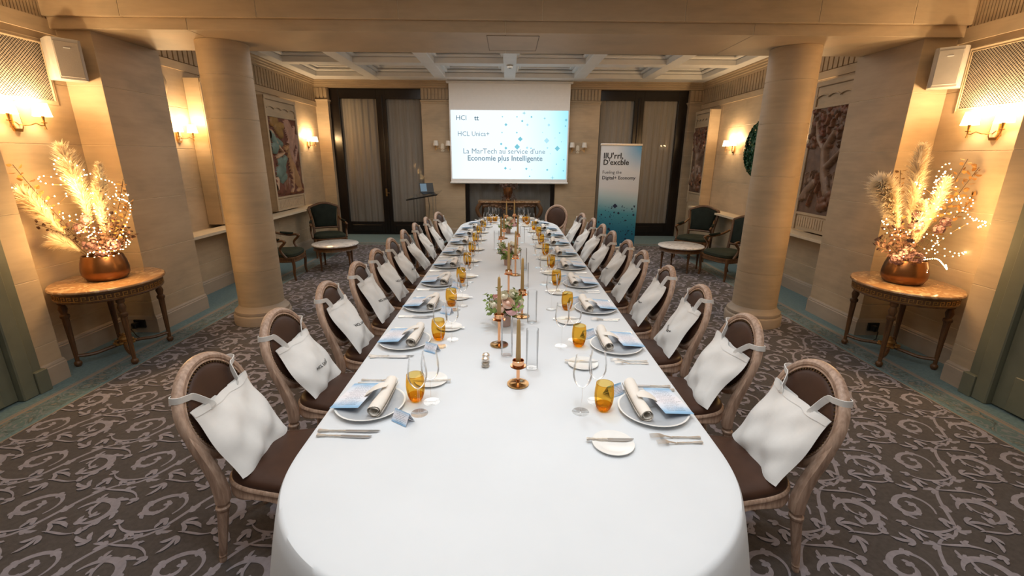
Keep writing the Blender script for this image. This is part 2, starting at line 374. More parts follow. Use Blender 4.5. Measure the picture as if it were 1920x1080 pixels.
for s, nm in ((-1, 'left'), (1, 'right')):
    def X(a, b): return (min(s*a, s*b), max(s*a, s*b))
    # near pilaster beside the green door
    r = thing('wall_%s_near' % nm, None, None, kind='structure')
    x0, x1 = X(3.82, 4.5); courses(r, x0, x1, 3.33, 3.54, CZ+[3.25])
    # niche wall
    r = thing('wall_%s_niche' % nm, None, None, kind='structure')
    x0, x1 = X(4.15, 4.4); courses(r, x0, x1, 3.54, 4.585, [0, .35, .88, 1.41, 1.94, 2.47, 2.9])
    # second pilaster
    r = thing('wall_%s_pilaster' % nm, None, None, kind='structure')
    x0, x1 = X(3.82, 4.75); courses(r, x0, x1, 4.585, 5.41, CZ)
    # niche upper moulding, frieze with flutes
    prof = [(-.02, -.07), (.012, -.07), (.012, -.045), (.03, -.035), (.05, -.01), (.056, .02), (.05, .045), (.03, .055), (-.02, .055)]
    P = [(s*4.15, 3.54, 2.955), (s*4.15, 4.585, 2.955)]
    if s > 0: P.reverse()
    struct(MB().sweep(P, [(-a, b) for a, b in prof], ref=(0, 0, 1)).obj('trim_1', STONE), 'rounded stone moulding over the console niche on the %s wall' % nm)
    fr = MB()
    for i in range(36):
        y = 3.54+i*.029; x0, x1 = X(4.138, 4.2); fr.box(x0, x1, y+.004, y+.025, 3.0, 3.26)
    x0, x1 = X(4.15, 4.4); fr.box(x0, x1, 3.54, 4.585, 2.9, 3.26)
    struct(fr.obj('wall_%s_frieze' % nm, WOODP, smooth=False))
    # rear side wall: dado, ledge, upper wall, frieze
    x0, x1 = X(4.2, 4.8); r = thing('wall_%s_dado' % nm, None, None, kind='structure')
    DE = 10.15 if s < 0 else 9.98
    courses(r, x0, x1, 5.41, DE, [0, .42, .83], cuty=[5.41, 6.8, 8.2, 9.3, DE])
    x0, x1 = X(4.42, 4.8); struct(MB().box(x0, x1, DE, BACK, 0, .83).obj('wall_%s_corner' % nm, STONE, smooth=False)); x0, x1 = X(4.2, 4.8)
    x0, x1 = X(4.42, 4.8); r = thing('wall_%s_far' % nm, None, None, kind='structure')
    courses(r, x0, x1, 5.41, BACK, [.83, 1.41, 1.94, 2.47, 3.0], cuty=[5.41, 6.9, 8.3, 9.9, BACK])
    P = [(s*4.2, 5.41, .83), (s*4.2, DE, .83)]
    if s > 0: P.reverse()
    led = [(.25, 0), (-.004, -.035), (-.008, -.012), (-.024, .0), (-.030, .014), (-.026, .030), (-.010, .036), (.25, .036)]
    struct(MB().sweep(P, led, ref=(0, 0, 1)).obj('trim_2', CREAM_T), 'pale rounded ledge above the dado of the %s wall' % nm)
    P = [(s*4.42, 5.41, 3.0), (s*4.42, BACK, 3.0)]
    if s > 0: P.reverse()
    struct(MB().sweep(P, [(-a*1.1, b*.8) for a, b in prof], ref=(0, 0, 1)).obj('trim_3', STONE), 'stone picture moulding high on the %s wall' % nm)
    fr = MB(); x0, x1 = X(4.44, 4.8); fr.box(x0, x1, 5.41, BACK, 3.0, 3.6)
    for i in range(56):
        y = 5.41+i*.10; x0, x1 = X(4.415, 4.5); fr.box(x0, x1, y+.012, y+.088, 3.06, 3.36)
    struct(fr.obj('wall_%s_upper_frieze' % nm, WOODP, smooth=False))
    # skirtings
    def path(pts): return [(s*a, b, 0) for a, b in (pts if s < 0 else reversed(pts))]
    baseboard('baseboard_%s' % nm, path([(3.82, 3.33), (3.82, 3.54), (4.15, 3.54), (4.15, 4.585), (3.82, 4.585), (3.82, 5.41), (4.2, 5.41), (4.2, 10.15 if s < 0 else 9.98), (4.42, 10.15 if s < 0 else 9.98), (4.42, BACK)]), label='stone skirting running along the %s wall' % nm)
    # near walls beyond the frame behind the door
    x0, x1 = X(3.86, 4.5); struct(MB().box(x0, x1, FLOOR_Y0, 3.33, 0, 3.25).obj('wall_%s_entry' % nm, STONE, smooth=False))
    # green door
    d = thing('door_%d' % (3 if s < 0 else 4), 'sage green panelled door beside the stone pilaster on the %s wall' % nm, None, kind='structure')
    x0, x1 = X(3.765, 3.87); MB().box(x0, x1, 3.13, 3.245, 0, 2.35, bev=.008).obj('jamb', GREEN, d, smooth=False)
    x0, x1 = X(3.79, 3.87); MB().box(x0, x1, 3.245, 3.33, 0, 2.35, bev=.004).obj('jamb', GREEN, d, smooth=False)
    x0, x1 = X(3.755, 3.87); MB().box(x0, x1, 3.245, 3.345, 0, .185, bev=.004).obj('plinth', GREEN, d, smooth=False)
    x0, x1 = X(3.765, 3.87); MB().box(x0, x1, 1.4, 3.245, 2.35, 2.5, bev=.008).obj('lintel', GREEN, d, smooth=False)
    x0, x1 = X(3.812, 3.87); MB().box(x0, x1, 1.5, 3.125, .015, 2.34).obj('leaf', GREEN, d, smooth=False)
    x0, x1 = X(3.795, 3.82); MB().box(x0, x1, 1.5, 3.02, .02, .30, bev=.006).obj('kick_panel', GREEN, d, smooth=False)
    for z0, z1 in ((.42, 1.0), (1.12, 2.2)):
        P = [(s*3.812, 1.62, z0), (s*3.812, 2.93, z0), (s*3.812, 2.93, z1), (s*3.812, 1.62, z1)]
        MB().sweep(P, [(-.03, 0), (-.03, .014), (-.005, .02), (.012, .010), (.03, .012), (.03, 0)], True, ref=(-s, 0, 0)).obj('panel_moulding', GREEN, d, smooth=False)
        P = [(s*3.811, 1.66, z0+.04), (s*3.811, 2.89, z0+.04), (s*3.811, 2.89, z1-.04), (s*3.811, 1.66, z1-.04)]
        MB().sweep(P, [(-.010, 0), (-.010, .006), (.010, .006), (.010, 0)], True, ref=(-s, 0, 0)).obj('gilt_line', GILT, d, smooth=False)

# --- wall behind the camera, near ceiling
struct(MB().box(-4.5, 4.5, FLOOR_Y0-.2, FLOOR_Y0, 0, 3.25).obj('wall_rear', STONE, smooth=False))
struct(MB().box(-4.6, 4.6, FLOOR_Y0-.2, 4.55, 3.25, 3.4).obj('ceiling_near', WHITE_PL, smooth=False))

# --- transverse beam on two columns
bmr = thing('ceiling_beam', 'broad stone beam crossing the room above the two columns', None, kind='structure')
bx = [-4.6, -3.45, -2.25, -1.0, .28, 1.55, 2.75, 3.6, 4.6]
courses(bmr, -4.6, 4.6, 4.53, 5.36, [2.935, 3.03], cutx=bx[:1]+[-2.9, -.05, 2.2]+bx[-1:], bev=.003)
courses(bmr, -4.6, 4.6, 4.49, 5.36, [3.03, 3.26], cutx=bx, bev=.003)
MB().box(-4.6, 4.6, 4.8, 5.36, 3.26, 3.7).obj('beam_core', STONE, bmr, smooth=False)
hp = MB()
for a in ((-.245, -.24, 4.62, 5.22), (.24, .245, 4.62, 5.22), (-.245, .245, 4.62, 4.625), (-.245, .245, 5.215, 5.22)): hp.box(a[0]+.02, a[1]+.02, a[2], a[3], 2.932, 2.936)
hp.obj('access_hatch', mat('hatch_line', (.16, .12, .08), .8), bmr, smooth=False)
MB().box(-.22, .26, 4.625, 5.215, 2.9335, 2.936).obj('access_hatch_panel', STONE, bmr, smooth=False)

def column(s):
    c = thing('column', 'round stone column between the dining table and the %s' % ('deer relief' if s < 0 else 'carved tree relief'), 'column', (s*2.90, 5.03, 0), kind='structure')
    zs = [.20, .62, 1.15, 1.68, 2.21, 2.62, 2.935]
    MB().lathe([(.232, .15), (.232, 2.93)], 40).obj('mortar_core', MORTAR, c)
    for a, b in zip(zs, zs[1:]):
        MB().lathe([(.226, a+.002), (.2365, a+.002), (.2365, b-.002), (.226, b-.002)], 56, caps=False).obj('drum', STONE, c)
    MB().lathe([(.30, 0), (.305, .004), (.305, .10), (.298, .112), (.285, .118), (.29, .135), (.286, .155), (.262, .172), (.244, .20), (.2365, .215)], 48).obj('base', STONE_B, c)
for s in (-1, 1): column(s)

# --- far ceiling with coffers
ce = thing('ceiling', 'white coffered ceiling over the far end of the room', None, kind='structure')
MB().box(-4.7, 4.7, 5.3, 11.4, 3.70, 3.8).obj('coffer_back', WHITE_PL, ce, smooth=False)
cb_n = [0]
def cbeam(x0, x1, y0, y1):
    cb_n[0] += 1; e = cb_n[0]*.0006
    MB().box(x0, x1, y0, y1, 3.50+e, 3.602, bev=.008).obj('coffer_beam', WHITE_PL, ce, smooth=False)
    MB().box(x0-.06, x1+.06, y0-.06, y1+.06, 3.6+e, 3.66, bev=.02).obj('coffer_step', WHITE_PL, ce, smooth=False)
    MB().box(x0-.12, x1+.12, y0-.12, y1+.12, 3.66+e, 3.705+e, bev=.01).obj('coffer_step', WHITE_PL, ce, smooth=False)
for x in (-2.98, -1.5, 0, 1.5, 2.98): cbeam(x-.12, x+.12, 5.3, 11.1)
for y in (6.2, 7.65, 9.12): cbeam(-4.5, 4.5, y-.12, y+.12)
cbeam(-4.6, -4.14, 5.3, 11.1); cbeam(4.14, 4.6, 5.3, 11.1); cbeam(-4.5, 4.5, 10.5, 11.1); cbeam(-4.5, 4.5, 5.2, 5.45)
corn = [(0, -.14), (.02, -.14), (.025, -.105), (.05, -.095), (.055, -.065), (.08, -.055), (.085, -.03), (.12, -.015), (.125, .01), (0, .01)]
P = [(-4.42, 5.3, 3.5), (-4.42, BACK, 3.5), (4.42, BACK, 3.5), (4.42, 5.3, 3.5)]
struct(MB().sweep(P, [(a, b) for a, b in corn], ref=(0, 0, 1)).obj('trim_4', WOODP, smooth=False), 'stepped cornice around the coffered ceiling')
sd = thing('smoke_detector', 'small round smoke detector on the middle ceiling beam', 'detector', (0, 9.12, 3.5))
MB().lathe([(.0, -.055), (.035, -.055), (.045, -.045), (.05, -.02), (.062, -.016), (.065, 0), (0, 0)], 20).obj('housing', mat('cream_plastic', (.5, .47, .42), .5), sd)
MB().lathe([(.0, -.060), (.02, -.060), (.022, -.055), (0, -.055)], 14).obj('sensor', mat('dark_plastic', (.05, .05, .05), .4), sd)

# --- back wall: corner piers, middle piers, lintel
r = thing('wall_back', None, None, kind='structure')
PZ = [0, .42, .95, 1.41, 1.94, 2.47, 3.05]
for x0, x1 in ((-4.8, -4.14), (-2.02, -1.06), (1.10, 2.08), (4.13, 4.8)):
    courses(r, x0, x1, BACK, BACK+.35, PZ)
    fl = MB().box(x0, x1, BACK+.01, BACK+.35, 3.05, 3.4)
    n = max(2, int((x1-x0)/.075))
    for i in range(n):
        a = x0+(x1-x0)*i/n; fl.box(a+.012, a+(x1-x0)/n-.012, BACK-.012, BACK+.05, 3.12, 3.35)
    fl.obj('fluted_capital', WOODP, r, smooth=False)
    P = [(x0, BACK+.3, 3.07), (x0, BACK, 3.07), (x1, BACK, 3.07), (x1, BACK+.3, 3.07)]
    MB().sweep(P, [(0, -.04), (.012, -.04), (.018, -.01), (.04, .005), (.045, .03), (0, .03)], ref=(0, 0, 1)).obj('capital_moulding', STONE, r, smooth=False)
MB().box(-4.8, 4.8, BACK+.02, BACK+.35, 3.36, 3.7).obj('lintel', WOODP, r, smooth=False)
MB().box(-4.8, 4.8, BACK+.5, BACK+.6, 0, 3.7).obj('outer_wall', mat('night_wall', (.02, .018, .016), .9), r, smooth=False)
for x0, x1, n in ((-2.02, -1.06, 1), (1.10, 2.08, 2)):
    baseboard('baseboard_back_%d' % n, [(x0, BACK, 0), (x1, BACK, 0)], label='stone skirting on the back pier beside the %s' % ('lectern' if n == 1 else 'banner'))

# --- French doors with curtains behind glass
def curtain_mat():
    m, nt, b = _nt('linen_curtain')
    f = noise_tex(nt, 14, 3, mscale=(3, 3, .12), coord='World'); g = noise_tex(nt, 220, 2, mscale=(1, 1, .4), coord='World')
    s = mth(nt, 'ADD', mth(nt, 'MULTIPLY', f, .6), mth(nt, 'MULTIPLY', g, .4))
    L(nt, ramp(nt, s, [(.3, (.30, .26, .215)), (.7, (.42, .37, .31))]), b.inputs['Base Color']); b.inputs['Roughness'].default_value = .9
    MATS['linen_curtain'] = m; return m
CURT = curtain_mat(); PANE = glass('door_glass', (.93, .94, .95), .8, .01, .15)
def curtain(x0, x1, z0, z1, y, seed):
    rnd = random.Random(seed); ph = rnd.random()*6
    def fn(u, v):
        x = x0+(x1-x0)*u; z = z0+(z1-z0)*v
        d = .009*sin(u*33+ph+.9*sin(v*2.2+ph)+1.5*sin(u*5+ph))+.004*sin(u*71+2*ph+sin(u*9))+.006*sin(v*7+u*9)*(1-v)
        if v < .04: d += .006*sin(u*30+v*80)
        return (x, y+d, z+(.012*sin(u*11+ph) if v == 0 else 0))
    return MB().grid(fn, 90, 26)
def french_door(n, x0, x1, label, seed):
    d = thing('door_%d' % n, label, None, (0, 0, 0), kind='structure'); y = BACK+.16
    f = .21; mid = (x0+x1)/2; mw = .11; zb, zt = .31, 3.14
    MB().box(x0-.02, x0+f, y-.03, y+.08, 0, 3.36, bev=.006).obj('stile', DARKWOOD, d, smooth=False)
    MB().box(x1-f, x1+.02, y-.03, y+.08, 0, 3.36, bev=.006).obj('stile', DARKWOOD, d, smooth=False)
    MB().box(mid-mw, mid+mw, y-.02, y+.08, 0, 3.36, bev=.006).obj('stile', DARKWOOD, d, smooth=False)
    MB().box(mid-.03, mid+.03, y-.05, y+.02, .02, 3.2, bev=.01).obj('astragal', DARKWOOD, d, smooth=False)
    for a, b in ((x0+f, mid-mw), (mid+mw, x1-f)):
        MB().box(a, b, y-.02, y+.08, zt, 3.36).obj('top_rail', DARKWOOD, d, smooth=False)
        MB().box(a, b, y-.02, y+.08, 0, zb).obj('bottom_rail', DARKWOOD, d, smooth=False)
        MB().box(a+.06, b-.06, y-.032, y+.0, .07, zb-.07, bev=.008).obj('raised_panel', DARKWOOD, d, smooth=False)
        MB().box(a, b, y+.02, y+.024, zb, zt).obj('pane', PANE, d, smooth=False)
        curtain(a-.02, b+.02, zb-.02, zt+.02, y+.065, seed+int(a*10)).obj('curtain', CURT, d)
    h = MB().tube([(mid+.0, y-.06, 1.02), (mid+.0, y-.10, 1.02), (mid+.09, y-.10, 1.02)], .009, 8); h.box(mid-.02, mid+.02, y-.06, y-.05, .94, 1.12)
    h.obj('handle', mat('old_brass', (.30, .20, .09), .35, .9), d)
french_door(1, -4.14, -1.80, 'dark double door with linen curtains behind the lectern', 3)
french_door(2, 1.90, 4.13, 'dark double door with linen curtains behind the banner', 9)
wd = thing('window_1', 'dark-framed window with linen curtain behind the projection screen', None, kind='structure')
y = BACK+.16
for a, b in ((-1.08, -.97), (1.01, 1.12)): MB().box(a, b, y-.03, y+.08, 0, 3.36, bev=.005).obj('stile', DARKWOOD, wd, smooth=False)
MB().box(-.97, 1.01, y-.02, y+.08, 0, .12).obj('bottom_rail', DARKWOOD, wd, smooth=False)
MB().box(-.97, 1.01, y-.02, y+.08, 3.2, 3.36).obj('top_rail', DARKWOOD, wd, smooth=False)
MB().box(-.97, 1.01, y-.005, y-.001, .12, 3.2).obj('pane', glass('window_glass', (.86, .88, .9), .9, .02, .22), wd, smooth=False)
curtain(-.98, 1.02, .1, 3.22, y+.05, 77).obj('curtain', CURT, wd)
# ================================================================== TABLE
LINEN = mat('white_linen', (.655, .69, .725), .75, var=.02, scale=3, bmp=.05, bdist=.01, spec=.2, sheen=.1)
TZ = .76; TXW = .813
def table_outline(n_side=50, n_end=36):
    """closed outline (x, y), counter clockwise, straight sides and rounded ends"""
    y0, y1, d0, d1 = 1.50, 7.40, .66, 1.0; pts = []
    for i in range(n_side): pts.append((TXW, y0+(y1-y0)*i/n_side))
    for i in range(n_end):
        a = pi*i/n_end; e = 2/2.25
        c, s_ = cos(a), sin(a); pts.append((TXW*(abs(c)**e)*(1 if c >= 0 else -1), y1+d1*abs(s_)**e))
    for i in range(n_side): pts.append((-TXW, y1+(y0-y1)*i/n_side))
    for i in range(n_end):
        a = pi+pi*i/n_end; e = 2/2.25
        c, s_ = cos(a), sin(a); pts.append((TXW*(abs(c)**e)*(1 if c >= 0 else -1), y0-d0*abs(s_)**e))
    return pts
OUT = table_outline(120, 110)
def outline_frame():
    n = len(OUT); nr = []; s_ = [0]
    for i in range(n):
        a = Vector(OUT[i-1]); b = Vector(OUT[(i+1) % n]); t = (b-a).normalized(); nr.append((t.y, -t.x))
        s_.append(s_[-1]+(Vector(OUT[(i+1) % n])-Vector(OUT[i])).length)
    return nr, s_
NR, SS = outline_frame()
def make_cloth():
    m = MB(); n = len(OUT); rings = []
    for k in (0.0, .35, .6, .8, .93, .985):
        cy = 4.6; rings.append([(x*k, cy+(y-cy)*k, TZ+.002) for x, y in OUT])
    def drop(z, r):
        ring = []
        for i, (x, y) in enumerate(OUT):
            s_ = SS[i]; end = max(0, min(1, (1.75-y)/.6), min(1, (y-7.2)/.6)); t = max(0, (TZ-z)/TZ)
            fold = (.6*sin(s_*7.3+.8*sin(s_*2.3)+.9)+.25*sin(s_*15+1.3)+.25*sin(s_*4.1))
            amp = t**.9*(.007+.055*end)
            off = r+amp*fold+t**.8*(.006+.15*end)
            ring.append((x+NR[i][0]*off, y+NR[i][1]*off, z))
        return ring
    for z, r in ((TZ+.002, -.008), (TZ-.001, .002), (TZ-.012, .006), (TZ-.06, .008), (.62, .010), (.52, .012), (.42, .014), (.32, .016), (.22, .018), (.12, .02), (.015, .02)): rings.append(drop(z, r))
    vs = [p for r in rings for p in r]; fs = []
    for j in range(len(rings)-1):
        for i in range(n):
            k = (i+1) % n
            if j == 0: fs.append((i, (j+1)*n+i, (j+1)*n+k)) if False else fs.append((j*n+i, j*n+k, (j+1)*n+k, (j+1)*n+i))
            else: fs.append((j*n+i, j*n+k, (j+1)*n+k, (j+1)*n+i))
    vs = vs[n:]; fs = [tuple(i-n for i in f) for f in fs if min(f) >= n]
    fs.append(tuple(range(n)))
    return m.add(vs, fs)
tag(make_cloth().obj('tablecloth', LINEN), 'white linen cloth draped to the floor over the long oval dining table', 'tablecloth')
tb = thing('dining_table', 'long oval dining table hidden under the white cloth', 'table')
MB().prism([(x*.985, 4.6+(y-4.6)*.997) for x, y in OUT], TZ-.045, TZ-.004).obj('tabletop', mat('table_ply', (.25, .17, .1), .6), tb, smooth=False)
for y in (1.8, 4.6, 7.3):
    for x in (-.6, .6): MB().lathe([(.03, 0), (.035, .02), (.025, .1), (.03, TZ-.046)], 12, (x, y, 0)).obj('leg', MATS['table_ply'], tb)

# ================================================================== CHAIRS
def oak(name, c, c2):
    m, nt, b = _nt(name)
    f = noise_tex(nt, 9, 5, mscale=(8, 8, .8)); g = noise_tex(nt, 2.5, 3)
    L(nt, ramp(nt, mth(nt, 'ADD', mth(nt, 'MULTIPLY', f, .6), mth(nt, 'MULTIPLY', g, .4)), [(.34, c), (.62, c2)]), b.inputs['Base Color'])
    b.inputs['Roughness'].default_value = .42; bump(nt, b, f, .12, .002); MATS[name] = m; return m
CHAIRWOOD = oak('limed_oak', (.27, .17, .12), (.54, .39, .30))
BROWN = mat('brown_leather', (.052, .024, .015), .45, var=.22, scale=7, bmp=.06, bdist=.004, spec=.3)
NAIL = mat('bronze_nail', (.16, .10, .05), .35, .85)
def bkx(z): return -.228-.27*(z-.45)
SEAT_OUT = []
for i in range(64):
    a = 2*pi*i/64; e = 2/3.4
    c, s_ = cos(a), sin(a); x = .232*abs(c)**e*(1 if c >= 0 else -1); wy = .222+.045*(x/.232)
    SEAT_OUT.append((x+(.018*(1-(abs(s_)**1.5)) if c > 0 else 0), wy*abs(s_)**e*(1 if s_ >= 0 else -1)))
def fluted(a, z): return 1-.09*(.5+.5*cos(a*10))
def make_chair():
    t = thing('dining_chair', None, 'chair')
    c = MB(); rings = []
    for k, z in ((.93, .415), (.985, .42), (1.0, .432), (.985, .449), (.92, .463), (.75, .474), (.45, .481), (.15, .483)):
        rings.append([(x*k, y*k, z) for x, y in SEAT_OUT])
    n = 64; vs = [p for r in rings for p in r]
    fs = [(j*n+i, j*n+(i+1) % n, (j+1)*n+(i+1) % n, (j+1)*n+i) for j in range(len(rings)-1) for i in range(n)]
    fs.append(tuple((len(rings)-1)*n+i for i in range(n))); fs.append(tuple(reversed(range(n))))
    seat_o = c.add(vs, fs).obj('seat', BROWN, t)
    # moulded seat rail with an arched lower edge
    r = MB(); rings = []; P = SEAT_OUT
    lows = [.352+.032*abs(cos(2*atan2(y/.24, x/.24)))**1.5 for x, y in P]
    for k, up, f in ((.93, .43, 0), (1.02, .43, 0), (1.045, .424, 0), (1.05, .415, .0), (1.03, .408, .0), (1.035, .0, .55), (1.05, 0, .30), (1.055, 0, .15), (1.04, 0, 0), (.95, 0, 0)):
        rings.append([(x*k, y*k, up if up else lo+(.408-lo)*f) for (x, y), lo in zip(P, lows)])
    vs = [p for q in rings for p in q]; m_ = len(rings)
    fs = [(j*n+i, j*n+(i+1) % n, ((j+1) % m_)*n+(i+1) % n, ((j+1) % m_)*n+i) for j in range(m_) for i in range(n)]
    r.add(vs, fs).obj('seat_rail', CHAIRWOOD, t)
    for sy in (-1, 1):
        # front leg
        l = MB().box(.17, .228, sy*.222-.029, sy*.222+.029, .345, .428, bev=.005)
        l.lathe([(.0, 0), (.013, 0), (.015, .012), (.012, .03), (.0165, .036), (.014, .045), (.016, .05)], 14, (.2, sy*.222, 0))
        l.lathe([(.016, .05), (.026, .30)], 30, (.2, sy*.222, 0), fluted, caps=False)
        l.lathe([(.026, .30), (.029, .305), (.029, .312), (.023, .318), (.022, .33), (.027, .338), (.027, .346)], 16, (.2, sy*.222, 0), caps=False)
        l.obj('leg', CHAIRWOOD, t)
        # rear leg, raked
        l = MB(); x0, y0 = -.222, sy*.19
        l.lathe([(.0, 0), (.015, 0), (.017, .012), (.013, .03), (.018, .036), (.015, .045), (.017, .05)], 14, (x0, y0, 0))
        l.lathe([(.017, .05), (.026, .30)], 30, (x0, y0, 0), fluted, caps=False)
        l.lathe([(.026, .30), (.031, .308), (.031, .318), (.024, .325), (.024, .335), (.029, .342), (.029, .352)], 16, (x0, y0, 0), caps=False)
        l.v = [(x-.062*max(0, (.36-z)/.36), y, z) for x, y, z in l.v]
        l.obj('leg', CHAIRWOOD, t)
        # stile from the block up into the oval
        path = [(-.222, sy*.190, .345), (-.222, sy*.190, .40), (bkx(.47), sy*.190, .465), (bkx(.53), sy*.194, .53), (bkx(.60), sy*.205, .60), (bkx(.67), sy*.2135, .67), (bkx(.73), sy*.2155, .73)]
        MB().sweep(path, [(-.024, -.020), (-.028, 0), (-.024, .020), (-.008, .024), (.008, .024), (.024, .020), (.028, 0), (.024, -.020)], ref=(1, 0, .2), scales=[1.1, 1.1, 1.02, .95, .88, .8, .55]).obj('stile', CHAIRWOOD, t)
    # oval back frame
    path = [(bkx(.728+.222*cos(a)), .214*sin(a), .728+.222*cos(a)) for a in [2*pi*i/56 for i in range(56)]]
    prof = [(-.025, -.014), (-.025, .008), (-.021, .016), (-.014, .016), (-.012, .011), (-.007, .019), (.004, .023), (.014, .019), (.021, .010), (.024, -.002), (.021, -.016), (0, -.02)]
    MB().sweep(path, [(-a, b) for a, b in prof], True, ref=(1, 0, .27)).obj('back_frame', CHAIRWOOD, t)
    for sd, nm, dep in ((1, 'backrest', .028), (-1, 'back_panel', .018)):
        c = MB(); rings = []
        for k, d in ((1.0, .0), (.97, .35), (.88, .65), (.65, .9), (.35, 1.0), (.02, 1.02)):
            rings.append([(bkx(.728+.2*k*cos(a))+sd*(.004+dep*d), .192*k*sin(a), .728+.2*k*cos(a)) for a in [2*pi*i/48 for i in range(48)]])
        vs = [p for q in rings for p in q]; n2 = 48
        fs = [(j*n2+i, j*n2+(i+1) % n2, (j+1)*n2+(i+1) % n2, (j+1)*n2+i) for j in range(len(rings)-1) for i in range(n2)]; fs.append(tuple((len(rings)-1)*n2+i for i in range(n2)))
        bo = c.add(vs, fs).obj(nm, BROWN, t)
        if sd > 0: back_o = bo
    nl = MB()
    for i in range(72):
        a = 2*pi*i/72; z = .728+.199*cos(a); nl.sphere((bkx(z)+.016, .191*sin(a), z), .0055, 6, 3)
    o = nl.obj('nail_heads', NAIL, back_o); o['kind'] = 'stuff'; nl = MB()
    for i in range(0, 64):
        x, y = SEAT_OUT[i]; nl.sphere((x*1.005, y*1.005, .424), .005, 6, 3)
    o = nl.obj('nail_heads', NAIL, seat_o); o['kind'] = 'stuff'
    return t
SIDE = {-1: 'lectern side', 1: 'banner side'}
rnd = random.Random(4)
CH_Y = {-1: [1.88, 2.53, 3.17, 3.82, 4.40, 5.05, 5.68, 6.30, 6.95, 7.55], 1: [1.83, 2.49, 3.14, 3.76, 4.42, 5.0, 5.66, 6.28, 6.93, 7.55]}
CH_X = {-1: [1.075, 1.05, 1.0, .99, .99, 1.0, .99, .97, .93, .86], 1: [1.055, 1.055, 1.05, 1.02, .99, .99, .96, .96, .94, .88]}
proto = make_chair(); first = True; CHAIRS = []
for s in (-1, 1):
    for k in range(10):
        c = proto if first else copy_tree(proto); first = False
        rz = (0 if s < 0 else pi)+rnd.uniform(-.05, .05)
        if k == 9: rz += -s*.0+(.18 if s > 0 else -.18)
        place(c, (s*CH_X[s][k], CH_Y[s][k], 0), rz, 'oval-backed brown leather chair, %s from the near table end, %s' % (ORD[k], SIDE[s]), 'dining chairs along the table')
        CHAIRS.append((s, k, c))
c = copy_tree(proto); place(c, (.80, 8.62, 0), -pi/2-.45, 'oval-backed brown leather chair without a bag at the far table end', 'dining chairs along the table')

# ================================================================== TOTE BAGS
COTTON = mat('natural_cotton', (.72, .72, .71), .85, var=.05, scale=9, bmp=.10, bdist=.006, spec=.2, sheen=.15)
INK = mat('black_ink', (.012, .012, .013), .6)
def bag_surface(seed, wid, bulge, ztop, slump):
    r = random.Random(seed); ph = [r.uniform(0, 6.28) for _ in range(8)]
    def fn(s_, t_, side):
        # s_ -1..1 across, t_ 0 top .. 1 bottom, side +1 front / -1 back
        z = ztop-(ztop-.474)*t_**1.03
        zz = z
        xb = bkx(z)+.032
        x = xb+(.008+.085*t_**1.5*(1+slump*.3))
        env = max(0, 1-s_*s_)**.5
        bl = bulge*(sin(pi*min(1, t_**1.25))**.9+.10)*env
        wr = .015*sin(4*s_+7*t_+ph[0])*sin(3.1*t_*2+ph[1])+.006*sin(7*s_-9*t_+ph[2])+.008*abs(sin(6*t_+5*s_+ph[3]))
        wr += slump*.016*sin(6.5*t_+2.2*s_+ph[4])
        w_ = wid*(1+.03*sin(4*t_+ph[5])-.06*slump*t_-.10*bulge/.05*sin(pi*t_)*.5)
        y = s_*w_+.010*sin(7*t_+ph[6])*s_+slump*.03*t_*sin(ph[7])
        if side > 0: x += bl+wr*env*.9
        else: x += -.006*env+wr*env*.3
        sag = .012*(1-t_)**8*(cos(pi*s_*1.0)*-.5-.3)
        return Vector((x, y, z+sag))
    return fn
